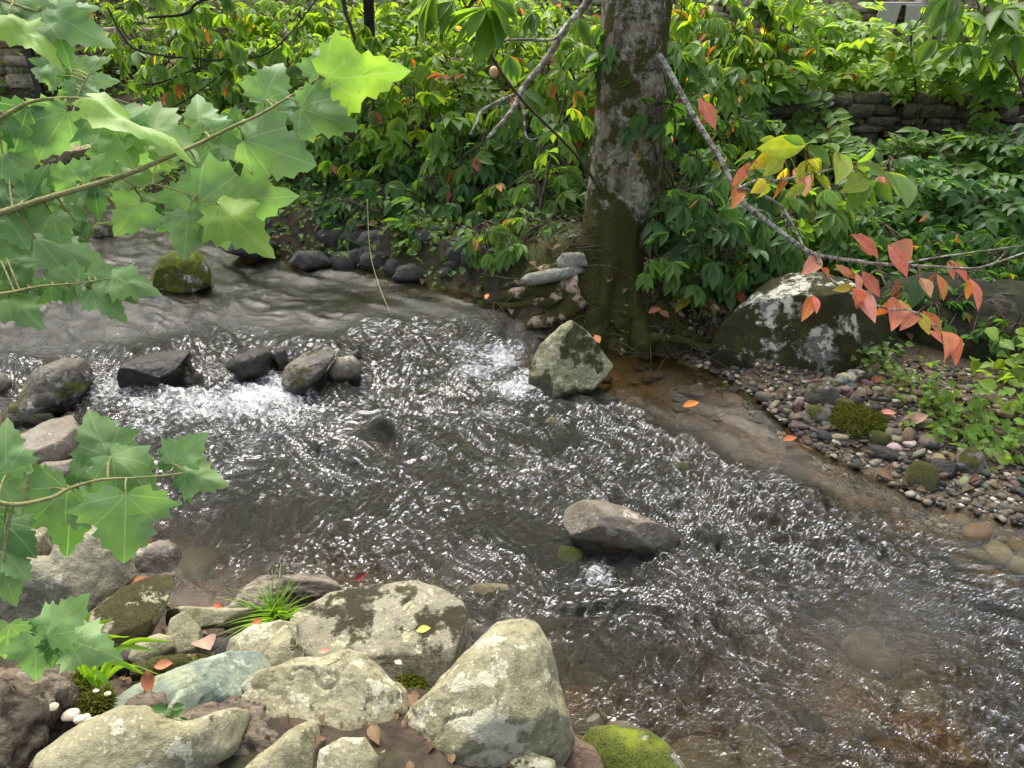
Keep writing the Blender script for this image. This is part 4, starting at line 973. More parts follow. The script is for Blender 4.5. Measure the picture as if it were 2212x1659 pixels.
# ------------------------------------------------------------------ sycamore: a tree left of the picture reaching in
def syc_template():
    half = [(0, 0), (-.09, .1), (-.13, .27), (-.03, .3), (-.02, .48), (.08, .45), (.19, .66), (.25, .5), (.35, .53), (.38, .38), (.45, .3), (.55, .37), (.6, .27), (.72, .26), (.76, .15), (.87, .12), (1, 0)]
    out = half + [(x, -y) for x, y in half[-2:0:-1]]
    o = np.array(out); n = len(o); c = np.array([.3, 0])
    V = [(c[0], c[1])]; F = []
    rings = (.25, .5, .75, 1.)
    for r in rings: V += [tuple(c + (p - c) * r) for p in o]
    for j in range(n): F.append((0, 1 + j, 1 + (j + 1) % n))
    for k in range(len(rings) - 1):
        a, b = 1 + k * n, 1 + (k + 1) * n
        for j in range(n): F.append((a + j, b + j, b + (j + 1) % n, a + (j + 1) % n))
    return np.array(V), F
SV, SF = syc_template()
def syc_leaf(bx, by, tx, ty, t, c, wd=1., roll=0., bend=.2, parent=None, tip=0., rgs=0):
    rg = np.random.default_rng(int(bx * 31 + by * 17 + rgs)); p = Pt(bx, by, t)
    # photo leaves are measured from stalk to tip
    q = Pt(tx, ty, t - tip); a = q - p; L = np.linalg.norm(a); a /= L; L *= 1.13
    view = -unit(p - np.array([0, 0, CH])); n = view - a * (view @ a); n = unit(n + np.array([0, -.1, .35])); n = unit(n - a * (n @ a)); b = np.cross(n, a)
    cr, sr = math.cos(roll), math.sin(roll); n, b = n * cr + b * sr, b * cr - n * sr
    x, y = SV[:, 0], SV[:, 1] * wd
    bend = bend * rg.uniform(.4, 2.)
    z = -bend * x * x - rg.uniform(.05, .3) * np.abs(y) + .09 * np.sin(x * 7 + rg.uniform(0, 6)) * y * 2 + .06 * fbm(np.stack([x * 3, y * 3, 0 * x + rg.uniform(0, 50)], -1), 2, 3) * 2
    z = z - z[0] * 0
    V = p + L * (x[:, None] * a + y[:, None] * b + z[:, None] * n)
    mb = MB(); mb.add(V, SF, np.array(c) * rg.uniform(.9, 1.12), np.stack([SV[:, 0], SV[:, 1], 0 * x], -1))
    return mb.build('leaf', M['syc'], parent)
SG, SB, SD, SL = (.19, .32, .13), (.25, .4, .08), (.11, .22, .075), (.23, .36, .17)
syc = empty('sycamore_tree', (-3.0, 1.3, tz(-3.0, 1.3)), 'sycamore whose large toothed leaves hang into the picture from the left', 'tree')
tr0 = np.array([-3.0, 1.3, tz(-3., 1.3)])
mb = MB(); tp = spline([tr0 - np.array([0, 0, .2]), tr0 + np.array([.03, 0, 1.2]), tr0 + np.array([0, .05, 2.6]), tr0 + np.array([.1, .1, 4.5])], 8)
tube(mb, tp, np.linspace(.2, .12, len(tp)), 20, .1, 3); mb.build('trunk', M['birch'], syc)
def syc_branch(paths, lv, seed):
    """paths: (px list, t0, t1, r0, from_trunk height or None); lv: leaf rows"""
    mb = MB(); allp = []
    for p, t0, t1, r0, hz in paths:
        q = pxpath(p, t0, t1, 6)
        if hz is not None:
            s = tr0 + np.array([0, 0, hz]); q = np.vstack([spline([s, (s + q[0]) / 2 + np.array([0, 0, .1]), q[0]], 6)[:-1], q])
        tube(mb, q, np.linspace(r0 * (1.8 if hz is not None else 1), r0 * .4, len(q)), 8, .1, seed); allp.append(q)
    pts = np.concatenate(allp)
    for r in lv:
        p = Pt(r[0], r[1], r[4]); d = np.linalg.norm(pts - p, axis=1); j = int(np.argmin(d))
        if .004 < d[j] < .16: tube(mb, spline([pts[j], (pts[j] + p) / 2 + np.array([0, 0, .006]), p], 3), np.linspace(.0022, .0014, 7), 5, cap=False)
    br = mb.build('branch', M['gtwig'], syc)
    for r in lv: syc_leaf(*r[:6], *(r[6:] or ()), parent=br)
T = 1.5
syc_branch([([(-60,475),(0,460),(90,432),(180,405),(270,378),(350,345),(430,310),(500,275),(560,248),(620,212),(690,168)], 1.35, 1.52, .0042, 1.6), ([(260,382),(300,405),(330,398),(380,410),(470,442)], 1.45, 1.48, .0025, None), ([(0,255),(60,222),(130,212),(200,214),(260,218),(320,245)], 1.4, 1.5, .003, 1.75)], [
 (695,168,712,84,1.52,SG,1.0,.1),(702,170,864,163,1.5,SB,.78,-.5),(700,172,770,215,1.55,SD,.8,.3),(570,217,602,132,1.53,SG,1.05,.1),(572,220,640,262,1.56,SD,.9,.3),(645,232,760,272,1.5,SG,.85,-.3),(437,288,418,200,1.52,SG,1.05,.2),(440,290,540,330,1.55,SG,.8,.3),
 (530,303,668,352,1.5,SG,1.0,-.2),(305,437,250,505,1.47,SG,1.0,.2),(407,465,398,552,1.48,SL,1.0,.1),(472,442,580,530,1.46,SB,.8,.2),(430,440,617,428,1.5,SG,.75,-.4),(432,425,335,425,1.51,SL,.85,.2),(420,435,330,490,1.53,SD,.85,0),(423,347,500,392,1.52,SG,.9,.1),
 (200,216,402,312,1.42,SB,.36,.8,.1),(145,241,85,335,1.44,SG,.95,.1),(226,241,285,352,1.46,SG,1.0,.0),(300,252,412,322,1.48,SL,.85,.2),(60,232,30,330,1.42,SD,.9,.2),(180,400,90,372,1.48,SG,.9,.2),(178,395,240,330,1.5,SG,.9,.2),(200,392,215,465,1.5,SD,.8,.2),(250,385,330,372,1.49,SG,.9,.3),(90,432,-10,412,1.42,SG,.9,.2),(110,462,135,535,1.43,SG,1.0,.1),(80,520,215,548,1.43,SG,.7,.4),(20,455,-20,380,1.4,SD,.9,.2),(60,435,95,360,1.42,SD,.9,.1),(0,450,55,525,1.4,SG,.9,.1),(5,330,75,405,1.42,SG,.9,.2),(0,245,-15,335,1.4,SG,.9,.1),(30,225,62,300,1.43,SL,.9,.3),(-5,290,40,240,1.5,SL,.9,.2),(95,300,40,262,1.55,SG,.9,.2),(250,330,180,330,1.56,SD,.9,.2),(330,320,300,400,1.56,SG,.9,.1),(130,420,175,490,1.5,SG,.9,.2),(140,415,150,350,1.53,SL,.9,.2),(30,455,-30,500,1.42,SG,.9,.2),(15,460,80,470,1.46,SL,.9,.2),(60,300,120,300,1.56,SL,1,.3),(20,380,-40,350,1.42,SG,.9,.2),(300,420,345,465,1.54,SD,.9,.2),(520,270,455,262,1.57,SD,.9,.2),(640,205,690,245,1.58,SD,.9,.2),(190,520,120,500,1.5,SD,.9,.2),(-10,500,60,560,1.42,SG,1,.2),(340,345,390,290,1.52,SG,.8,.2)], 3)
syc_branch([([(-40,-20),(20,5),(70,22),(120,35)], 1.25, 1.3, .003, 1.95)], [
 (85,22,215,68,1.28,SG,.8,.2),(20,40,118,104,1.25,SB,.7,.5),(0,12,70,70,1.27,SD,1.0,.1),(30,5,110,10,1.28,SG,.9,.2),(100,30,150,115,1.3,SD,.8,.3),(120,30,200,10,1.3,SL,.7,.5)], 5)
syc_branch([([(155,250),(175,190),(200,150),(228,110)], 1.75, 1.8, .0022, None),([(-20,300),(80,285),(155,250)], 1.65, 1.75, .003, 1.6)], [
 (125,165,58,146,1.78,SL,.8,.2),(140,150,65,128,1.79,SD,.7,.2),(140,160,220,120,1.8,SG,.7,.3),(150,186,215,205,1.78,SG,.8,.2),(165,196,120,220,1.77,SG,.9,.1),(180,175,240,165,1.8,SL,.8,.2)], 6)
syc_branch([([(-40,640),(20,632),(90,618),(170,612),(245,600)], 1.3, 1.42, .0025, 1.2)], [
 (245,600,328,616,1.42,SG,.9,.3),(198,625,265,678,1.41,SG,.8,.2),(205,605,285,640,1.44,SD,.8,.2),(170,612,85,588,1.4,SG,.8,.3),(190,600,250,578,1.43,SL,.8,.2),(150,620,140,655,1.4,SG,.9,.1),(110,618,70,660,1.38,SD,.9,.2),(15,560,52,622,1.35,SD,1.1,.1),(20,645,82,695,1.35,SG,1.0,.1),(0,560,-20,640,1.35,SG,.9,.1),(40,632,-10,680,1.36,SG,.9,.3),(60,625,60,575,1.37,SG,.8,.3)], 7)
syc_branch([([(-40,1075),(30,1090),(110,1075),(150,1055),(220,1036),(300,1032),(375,1025),(405,1018)], 1.3, 1.5, .003, .9)], [
 (235,985,185,890,1.48,SG,1.05,.1),(238,990,325,1000,1.5,SG,.9,.3),(240,985,350,1078,1.46,SG,.75,.3),(372,1003,430,942,1.5,SG,1.05,.1),(372,1005,345,970,1.51,SD,.9,.1),(400,1020,482,1042,1.49,SG,.9,.2),(395,1025,415,1080,1.5,SD,.6,.3),(145,1055,50,1140,1.4,SG,1.05,.1),(272,1068,268,1215,1.4,SG,1.05,.1),(165,1055,165,985,1.45,SD,.7,.3),(170,1060,250,1110,1.44,SG,.7,.3),(15,1022,2,915,1.38,SG,.85,.2),(150,1075,150,1200,1.46,SD,.8,.2),(0,1040,40,1105,1.38,SG,.9,.2),(10,1130,72,1190,1.36,SD,.9,.2),(5,1190,62,1245,1.35,SG,.9,.2),(5,1235,36,1300,1.35,SG,.9,.2),(100,1060,60,1000,1.42,SG,.8,.2),(-10,1110,-20,1200,1.36,SD,.9,.2)], 9)
# seedling at the bottom left
sp0 = np.array([Wz(-40, 1330, .45)[0], Wz(-40, 1330, .45)[1], .35])
sd_ = empty('sycamore_seedling', sp0, 'low sycamore sprig with five toothed leaves above the mushroom log', 'plant')
mb = MB(); q = np.vstack([sp0, pxpath([(-30,1330),(0,1342),(50,1362),(100,1375),(150,1382),(215,1386)], 1.95, 2.0, 5)]); tube(mb, q, np.linspace(.004, .0015, len(q)), 7); mb.build('stem', M['gtwig'], sd_)
for r in ((105,1372,178,1293,1.96,SG,.9,.2),(150,1383,245,1412,1.97,SG,.95,.1),(75,1376,78,1472,1.95,SG,.9,.1),(20,1348,12,1425,1.93,SG,.9,.2),(100,1374,62,1340,1.97,SD,.7,.3),(120,1380,115,1445,1.98,SD,.8,.2)): syc_leaf(*r, parent=sd_)

# ------------------------------------------------------------------ walls and furniture of the far terrace
def stone_wall(name, p0, p1, h, zb, label, mat, seed, course=.14, depth_=.35, group=None, cap=False):
    """dry stone wall: one thing, its stones are its pattern"""
    rg = np.random.default_rng(seed); p0 = np.array(p0, float); p1 = np.array(p1, float); Ln = np.linalg.norm(p1 - p0); a = (p1 - p0) / Ln; nrm = np.array([a[1], -a[0]])
    if nrm[1] > 0: nrm = -nrm
    mb = MB(); d, F = ico(2); z = 0
    # core
    A = p0 - nrm * depth_; B = p1 - nrm * depth_
    s = np.sign(d) * np.abs(d) ** .3
    while z < h:
        ch = course * rg.uniform(.45, 1.5); x = rg.uniform(-.2, 0)
        while x < Ln:
            w = ch * rg.uniform(.9, 4.2); V = s * np.array([w / 2 * 1.02, depth_ / 2, ch / 2 * 1.02]); V = V + .035 * fbm(V * 7 + rg.uniform(0, 90), 3, seed)[:, None] * np.array([1, 1.6, 1])
            off = rg.uniform(-.07, .07)
            c = p0 + a * (x + w / 2); zb_ = zb(c[0], c[1]) if callable(zb) else zb
            tilt = rg.normal(0, .05); Vz = V[:, 2] + V[:, 0] * tilt
            XY = c + V[:, :1] * a + (V[:, 1:2] + off) * nrm
            mb.add(np.concatenate([XY, (Vz + zb_ + z + ch / 2)[:, None]], 1), F); x += w
        z += ch * .97
    o = mb.build(name, mat, None, (p0[0], p0[1], zb(p0[0], p0[1]) if callable(zb) else zb))
    return tag(o, label, 'wall', group)
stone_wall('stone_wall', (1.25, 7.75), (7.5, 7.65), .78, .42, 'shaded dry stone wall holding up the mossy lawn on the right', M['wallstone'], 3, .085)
stone_wall('stone_wall', (1.3, 12.4), (8.5, 12.2), .75, 1.35, 'tan stone wall at the back of the mossy lawn behind the white table', M['tanwall'], 5, .1)
stone_wall('stone_wall', (.9, 9.5), (2.6, 9.6), .5, 1.1, 'low pale stone steps wall seen right behind the trunk', M['tanwall'], 6, .13)
stone_wall('stone_wall', (-7.5, 13.2), (1.2, 13.0), .55, 1.72, 'tan stone wall along the top edge behind the bright shrubs', M['tanwall'], 7, .1)
stone_wall('stone_wall', (-9.5, 10.6), (-3.6, 10.9), .6, .95, 'low stone wall far left behind the pale trunks', M['tanwall'], 9)
stone_wall('stone_wall', (-6.5, 9.1), (-3.9, 9.2), .22, lambda x, y: tz(x, y) - .02, 'low row of edging stones on the far left bank', M['tanwall'], 10)
def box(mb, c, s, rz=0, tilt=0):
    d = np.array([(x, y, z) for x in (-1, 1) for y in (-1, 1) for z in (-1, 1)], float) * np.array(s) / 2
    F = [(0, 1, 3, 2), (4, 6, 7, 5), (0, 4, 5, 1), (2, 3, 7, 6), (0, 2, 6, 4), (1, 5, 7, 3)]
    x = d[:, 0] + d[:, 2] * tilt; V = np.stack([x * math.cos(rz) - d[:, 1] * math.sin(rz), x * math.sin(rz) + d[:, 1] * math.cos(rz), d[:, 2]], -1) + np.array(c)
    mb.add(V, F)
def bevel(o, w=.008):
    m = o.modifiers.new('bevel', 'BEVEL'); m.width = w; m.segments = 2; return o
fw = empty('plank_fence', (2.6, 13.2, 1.7), 'brown plank fence behind the tan wall at the top right', 'fence')
for i in range(26):
    mb = MB(); box(mb, (2.6 + i * .26, 13.2, 2.5), (.245, .03, 1.7)); mb.build('board', M['wood'], fw, smooth=False)
for z in (2., 3.):
    mb = MB(); box(mb, (5.8, 13.25, z), (6.8, .05, .1)); mb.build('rail', M['wood'], fw, smooth=False)
# white table: its legs show under the top edge
g0, _ = on_ground(1838, 84); tx, ty = g0[0], g0[1]
tbz = tz(tx + .9, ty + .3)
tab = empty('patio_table', (tx + .95, ty + .35, tbz), 'white patio table whose pale legs stand at the top edge on the lawn', 'table')
for i, (x, y) in enumerate(((tx, ty), (tx + 1.85, ty), (tx + .05, ty + .75), (tx + 1.85, ty + .75))):
    mb = MB(); zb = tz(x, y); box(mb, (x, y, (zb + tbz + .72) / 2), (.075, .06, tbz + .72 - zb), 0, .02); bevel(mb.build('leg', M['white'], tab, smooth=False))
mb = MB(); box(mb, (tx + .93, ty + .37, tbz + .745), (2.1, .95, .05)); bevel(mb.build('tabletop', M['white'], tab, smooth=False))
g1, _ = on_ground(1935, 92); cx, cy = g1[0], g1[1]; cz = tz(cx, cy)
ch = empty('garden_chair', (cx, cy, cz), 'grey plastic garden chair with broad slab legs by the white table', 'chair')
for nm, c, s, tl in (('leg', (cx - .22, cy, cz + .24), (.3, .04, .5), .12), ('leg', (cx + .2, cy - .03, cz + .24), (.32, .04, .5), -.1), ('leg', (cx - .22, cy + .5, cz + .24), (.3, .04, .5), .12), ('leg', (cx + .2, cy + .5, cz + .24), (.32, .04, .5), -.1), ('seat', (cx, cy + .25, cz + .5), (.62, .52, .04), 0), ('backrest', (cx + .3, cy + .25, cz + .82), (.05, .52, .62), .15), ('armrest', (cx, cy - .02, cz + .7), (.6, .09, .035), 0), ('armrest', (cx, cy + .52, cz + .7), (.6, .09, .035), 0)):
    mb = MB(); box(mb, c, s, 0, tl); bevel(mb.build(nm, M['grey'], ch, smooth=False), .012)
# far left: pale trunks, posts, bowl
for px_, t_, r_, lb in ((12, 10.2, .16, 'pale mottled trunk at the left edge, left one of the pair'), (55, 10.6, .13, 'pale mottled trunk just right of its twin at the left edge')):
    b = Pt(px_, 225, t_); z0 = tz(b[0], b[1]); e = empty('background_tree', (b[0], b[1], z0), lb, 'tree', 'pale trunks on the far left bank')
    mb = MB(); q = spline([(b[0], b[1], z0 - .1), (b[0] - .03, b[1], z0 + 1.5), (b[0] + .05, b[1], z0 + 4), (b[0] + .1, b[1], z0 + 6)], 8); tube(mb, q, np.linspace(r_ * 1.15, r_ * .6, len(q)), 18, .06, int(px_)); mb.build('trunk', M['birch'], e)
    mb = MB(); rg = np.random.default_rng(int(px_)); c0 = np.array([b[0], b[1], z0 + 5.6]); dd = unit(rg.normal(size=(220, 3))); P = c0 + dd * rg.uniform(.2, 1, (220, 1)) ** .5 * np.array([1.8, 1.8, 1.6]); palmate(mb, P, rg, .2, 'mid'); mb.build('crown', M['leaf'], e)
for a, b_, w_, h_, m, lb in ((377, 68, .2, 1.1, 'wood', 'weathered wooden post behind the leaves at the top left'), (93, 215, .09, .8, 'black', 'slim black metal post right of the pale trunks')):
    g, t = on_ground(a, b_); mb = MB(); box(mb, (g[0], g[1], g[2] + h_ / 2 - .05), (w_, w_, h_)); o = mb.build('post', M[m], None, (g[0], g[1], g[2]), smooth=False); bevel(o); tag(o, lb, 'post')
    if m == 'black': mb = MB(); box(mb, (g[0], g[1], g[2] + h_ - .04), (.11, .11, .03)); mb.build('cap', M['black'], o, smooth=False)
    else: mb = MB(); box(mb, (g[0], g[1], g[2] + h_ - .03), (w_ + .05, w_ + .05, .05)); mb.build('cap', M['wood'], o, smooth=False)
g, t = on_ground(165, 348); mb = MB(); n = 28; prof = [(0, 0), (.1, 0), (.16, .07), (.19, .12), (.2, .135), (.18, .135), (.15, .08), (0, .06)]
V = [(g[0] + r * math.cos(2 * math.pi * j / n), g[1] + r * math.sin(2 * math.pi * j / n), g[2] + z) for r, z in prof for j in range(n)]
mb.add(V, [(i * n + j, i * n + (j + 1) % n, (i + 1) * n + (j + 1) % n, (i + 1) * n + j) for i in range(len(prof) - 1) for j in range(n)])
tag(mb.build('clay_bowl', M['terra'], None, g), 'shallow clay bowl glimpsed between the sycamore leaves at the far left', 'bowl')

# ------------------------------------------------------------------ ground cover
def scatter(n, xr, yr, cond, rg):
    x = rg.uniform(*xr, n * 4); y = rg.uniform(*yr, n * 4); k = cond(x, y); x, y = x[k][:n], y[k][:n]
    return np.stack([x, y, terrain(x, y)], -1)
rg = np.random.default_rng(11)
far = lambda lo, hi: (lambda x, y: (y - yF(x) > lo) & (y - yF(x) < hi))
def cover(name, label, P, L, pal, hmax, tm=SMALL, spread=.5, flat=.4):
    n = len(P); mb = MB(); P = P.copy(); P[:, 2] += rg.random(n) ** 2 * hmax + .01
    A = rg.normal(size=(n, 3)); A[:, 2] *= .25; A += np.array([0, -.25, -.15])
    leaves(mb, tm, P, A, np.array([0, -.2, 1.]) + rg.normal(0, flat, (n, 3)), L * rg.uniform(.6, 1.35, n), colors(pal, n, rg))
    return tag(mb.build(name, M['leaf'] if pal != 'litter' else M['dry']), label, 'ground cover', None, 'stuff')
cover('ivy_ground_cover', 'dense small-leaved ivy covering the far bank', scatter(600, (-5, .6), (4.8, 10), lambda x, y: far(.02, 2.2)(x, y), rg), .075, 'dark', .25)
cover('trailing_ground_cover', 'leafy trailing growth hanging over the edge of the far bank', scatter(2600, (-6, 1.3), (4.6, 9), lambda x, y: far(-.03, .45)(x, y) & ((x < -.2) | (x > 1.1)), rg), .06, 'mid', .3)
cover('undergrowth', 'bright low undergrowth on the upper far bank', scatter(7000, (-8, 1.8), (7.5, 13.5), lambda x, y: far(1.8, 8)(x, y), rg), .1, 'herb', .5, OVATE)
cover('creeper_ground_cover', 'creeping leaves over the bank below the shaded wall', scatter(4500, (1.2, 6), (4.6, 7.7), lambda x, y: far(1.2, 5)(x, y), rg), .085, 'deep', .25, OVATE)
cover('leaf_litter', 'brown fallen leaves strewn over both banks', np.concatenate([scatter(1500, (-5, 5), (3, 10), far(.02, 3.2), rg), scatter(60, (-2.6, .4), (.6, 2.3), lambda x, y: yN(x) - y > .12, rg)]), .075, 'litter', .03, OVATE, .5, .3)
cover('bark_litter', 'dark crumbs of bark and leaf between the near boulders', scatter(900, (-2.4, .4), (.6, 2.25), lambda x, y: yN(x) - y > .06, rg), .028, 'litter', .02, OVATE, .5, .5)
cover('lawn_moss', 'yellow-green mossy turf on the terrace behind the shaded wall', scatter(9000, (1.3, 8), (7.9, 12), lambda x, y: x > 1, rg), .05, 'herb', .05, SMALL)

mb = MB(); rg = np.random.default_rng(77)
P_ = np.concatenate([scatter(90, (-.1, 1.6), (4.4, 5.2), lambda x, y: (y - yF(x) > -.04) & (y - yF(x) < .5), rg), scatter(300, (-5, 3.5), (4.5, 9), lambda x, y: (y - yF(x) > -.02) & (y - yF(x) < 1.3), rg)])
for p in P_:
    a = rg.uniform(0, 6.28); l = rg.uniform(.15, .5); e_ = p + np.array([math.cos(a) * l, math.sin(a) * l, rg.uniform(-.05, .2)])
    tube(mb, spline([p, (p + e_) / 2 + rg.normal(0, .05, 3) + np.array([0, 0, .06]), e_], 4), np.linspace(.004, .0015, 9), 4, cap=False)
tag(mb.build('dead_twigs', M['twig']), 'tangle of dead twigs and bare roots along the far bank', 'twigs', None, 'stuff')
# trees closing the view above the picture, seen mirrored in the stream
def big_tree(x, y, h, r, lb, seed):
    rg = np.random.default_rng(seed); z0 = tz(x, y); e = empty('woodland_tree', (x, y, z0), lb, 'tree', 'tall woodland trees behind the terrace')
    mb = MB(); q = spline([(x, y, z0 - .2), (x + .1, y, z0 + h * .4), (x - .1, y, z0 + h * .95)], 8); tube(mb, q, np.linspace(.22, .05, len(q)), 14, .1, seed)
    mb.build('trunk', M['bark'], e)
    d = unit(rg.normal(size=(700, 3))); P = np.array([x, y, z0 + h * .56]) + d * rg.uniform(.1, 1, (700, 1)) ** .45 * np.array([r, r, h * .46]); P[:, 2] = np.maximum(P[:, 2], z0 + 1.2)
    mb = MB(); palmate(mb, P, rg, .75, 'mid', 0, tmpl=OVATE); mb.build('crown', M['leaf'], e)
for i, (x, y, h, r) in enumerate(((-17, 16, 10, 3.2), (-12.5, 19, 11, 3.2), (-8, 20.5, 11, 3.2), (-3.5, 20, 10.5, 3.), (.8, 21, 11.5, 3.2), (5.4, 20.5, 11, 3.1), (10, 19, 10.5, 3.1), (14.5, 16, 10, 3.1))):
    big_tree(x, y, h, r, ('tall tree far upstream on the left', 'tall tree behind the low far left wall', 'tall tree left behind the back wall', 'tall tree behind the bright left shrubs', 'tall tree straight behind the riverbank tree', 'tall tree behind the plank fence', 'tall tree behind the right end of the tan wall', 'tall tree at the right beyond the lawn')[i], 300 + i)

# ------------------------------------------------------------------ shrubs
def S(*a, **k): return shrub(*a, **k)
GA, GBK, GC, GD = 'bright shrubs along the top of the far bank', 'buckeye shrubs on the far bank slope', 'shaded shrubs low on the far bank', 'dark shrubs below the shaded wall'
S(170, 60, 9.6, .75, .5, 34, .15, 'mid', 'palm', 'loose shrub above the pale trunks near the top left corner', group=GA)
S(330, 70, 9., .7, .45, 34, .16, 'bright', 'palm', 'yellow-green shrub round the weathered post at the top left', group=GA)
S(470, 55, 9.4, .7, .4, 34, .16, 'bright', 'palm', 'bright shrub right of the weathered post under the top edge', group=GA, orange=.04)
S(620, 60, 9.3, .75, .42, 38, .16, 'bright', 'palm', 'bright shrub above the uppermost sycamore leaves', group=GA)
S(790, 70, 9.2, .75, .45, 38, .16, 'bright', 'palm', 'bright shrub behind the dark crooked bough', group=GA)
S(930, 60, 9., .7, .42, 36, .16, 'bright', 'palm', 'bright shrub at the top edge above the slim saplings', group=GA)
S(1070, 70, 8.8, .7, .45, 38, .16, 'bright', 'palm', 'bright shrub behind the tan fruit and lichened limb', group=GA, orange=.06)
S(1210, 110, 8.2, .6, .5, 36, .16, 'bright', 'palm', 'bright shrub touching the left side of the trunk near the top', group=GA, orange=.05)
S(1500, 70, 7.6, .5, .5, 34, .16, 'bright', 'palm', 'bright drooping shrub touching the right side of the trunk near the top', group=GA, orange=.08)
S(1610, 120, 7.2, .5, .55, 34, .17, 'mid', 'palm', 'drooping shrub with orange leaf tips right of the lichened limb', group=GA, orange=.1)
S(420, 150, 7.9, .6, .5, 36, .17, 'mid', 'palm', 'buckeye shrub arching over the pale wall at the upper left', group=GBK, orange=.05)
S(590, 170, 8.2, .7, .5, 40, .16, 'mid', 'palm', 'buckeye shrub hidden behind the upper sycamore leaves', group=GBK, orange=.04)
S(730, 190, 8., .65, .55, 42, .16, 'bright', 'palm', 'buckeye shrub in the gap right of the topmost sycamore leaf', group=GBK)
S(860, 180, 8., .65, .55, 44, .16, 'bright', 'palm', 'buckeye shrub left of the slim brown saplings', group=GBK, orange=.03)
S(990, 190, 7.8, .6, .6, 44, .16, 'bright', 'palm', 'buckeye shrub wrapped round the slim brown saplings', group=GBK, stems=5)
S(1120, 230, 7.5, .6, .5, 44, .15, 'bright', 'palm', 'buckeye shrub below the fork of the lichened limb', group=GBK, orange=.03)
S(1220, 260, 7.2, .5, .5, 36, .17, 'bright', 'palm', 'long-leaved buckeye shrub close to the left of the trunk at mid height', group=GBK, orange=.08)
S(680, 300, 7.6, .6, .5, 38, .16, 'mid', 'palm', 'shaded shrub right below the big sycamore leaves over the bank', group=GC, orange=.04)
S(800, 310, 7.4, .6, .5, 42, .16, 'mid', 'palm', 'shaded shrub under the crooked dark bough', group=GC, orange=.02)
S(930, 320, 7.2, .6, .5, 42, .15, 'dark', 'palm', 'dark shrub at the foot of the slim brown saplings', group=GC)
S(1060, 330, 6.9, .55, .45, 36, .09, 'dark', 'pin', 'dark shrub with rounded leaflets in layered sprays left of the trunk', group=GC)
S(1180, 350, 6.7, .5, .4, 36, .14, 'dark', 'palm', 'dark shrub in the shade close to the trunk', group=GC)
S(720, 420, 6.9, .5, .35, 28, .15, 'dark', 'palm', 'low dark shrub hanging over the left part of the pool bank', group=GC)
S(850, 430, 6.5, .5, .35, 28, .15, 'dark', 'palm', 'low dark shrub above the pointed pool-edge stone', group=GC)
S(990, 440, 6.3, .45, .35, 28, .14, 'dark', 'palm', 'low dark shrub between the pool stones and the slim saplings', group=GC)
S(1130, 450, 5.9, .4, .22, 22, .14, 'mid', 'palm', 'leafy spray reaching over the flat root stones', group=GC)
S(1110, 520, 5.5, .4, .2, 22, .13, 'mid', 'palm', 'pale green low shrub over the water left of the tree roots', group=GC)
S(1010, 250, 6.9, .2, .5, 10, .12, 'mid', 'pin', 'slim sapling with rounded leaflets in the middle of the far bank', group='slim saplings on the far bank', stems=2)
S(980, 400, 6.4, .22, .3, 14, .07, 'mid', 'pin', 'sapling with pale layered rounded leaflets above the dark stones', group='slim saplings on the far bank', stems=2)
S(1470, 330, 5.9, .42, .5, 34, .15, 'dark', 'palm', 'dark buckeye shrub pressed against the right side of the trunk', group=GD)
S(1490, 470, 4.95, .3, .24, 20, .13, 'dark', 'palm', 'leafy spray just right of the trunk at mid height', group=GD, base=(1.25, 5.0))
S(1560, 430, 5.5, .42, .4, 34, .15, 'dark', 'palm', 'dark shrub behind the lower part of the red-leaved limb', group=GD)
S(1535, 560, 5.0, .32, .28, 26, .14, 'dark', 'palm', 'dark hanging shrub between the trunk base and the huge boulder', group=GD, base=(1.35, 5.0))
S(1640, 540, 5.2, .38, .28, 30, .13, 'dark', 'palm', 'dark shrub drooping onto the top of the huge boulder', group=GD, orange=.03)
S(1425, 580, 4.75, .12, .1, 5, .11, 'mid', 'palm', 'small spray of leaves hanging at the right side of the trunk foot', group=GD, base=(1.2, 4.95))
S(1760, 470, 5.6, .45, .3, 34, .14, 'mid', 'palm', 'shrub behind the coloured leaf cluster on the limb', group=GD)
S(1700, 260, 7., .5, .45, 34, .13, 'mid', 'pin', 'airy shrub in front of the left end of the shaded wall', group=GD, stems=2)
S(1830, 140, 7.5, .55, .22, 26, .12, 'bright', 'pin', 'bright layered shrub along the top of the shaded wall', group=GD)
S(1980, 160, 7.4, .6, .22, 26, .12, 'bright', 'pin', 'layered shrub above the middle of the shaded wall', group=GD)
S(2140, 150, 7.3, .5, .25, 26, .12, 'mid', 'pin', 'layered shrub above the right end of the shaded wall', group=GD)
S(1900, 350, 6.6, .5, .22, 24, .1, 'mid', 'pin', 'fine-leaved shrub before the middle of the shaded wall', group=GD)
S(2080, 345, 6.5, .45, .25, 26, .12, 'mid', 'pin', 'rounded-leaf shrub before the right half of the shaded wall', group=GD)
S(2190, 360, 6.2, .4, .45, 34, .12, 'dark', 'pin', 'dark rounded-leaf shrub at the right edge below the wall', group=GD)
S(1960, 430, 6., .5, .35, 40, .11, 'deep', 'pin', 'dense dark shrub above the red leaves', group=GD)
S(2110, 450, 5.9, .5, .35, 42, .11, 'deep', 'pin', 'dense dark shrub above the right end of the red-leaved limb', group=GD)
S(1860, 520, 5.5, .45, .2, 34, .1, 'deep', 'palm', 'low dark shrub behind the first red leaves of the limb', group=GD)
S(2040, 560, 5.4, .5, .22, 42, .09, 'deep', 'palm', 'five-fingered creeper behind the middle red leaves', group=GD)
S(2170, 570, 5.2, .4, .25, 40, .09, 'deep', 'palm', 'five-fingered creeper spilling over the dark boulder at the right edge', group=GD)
S(2120, 680, 4.75, .35, .14, 24, .075, 'deep', 'palm', 'creeper trailing down the front of the dark mossy boulder', group=GD, base=(3.2, 5.2))
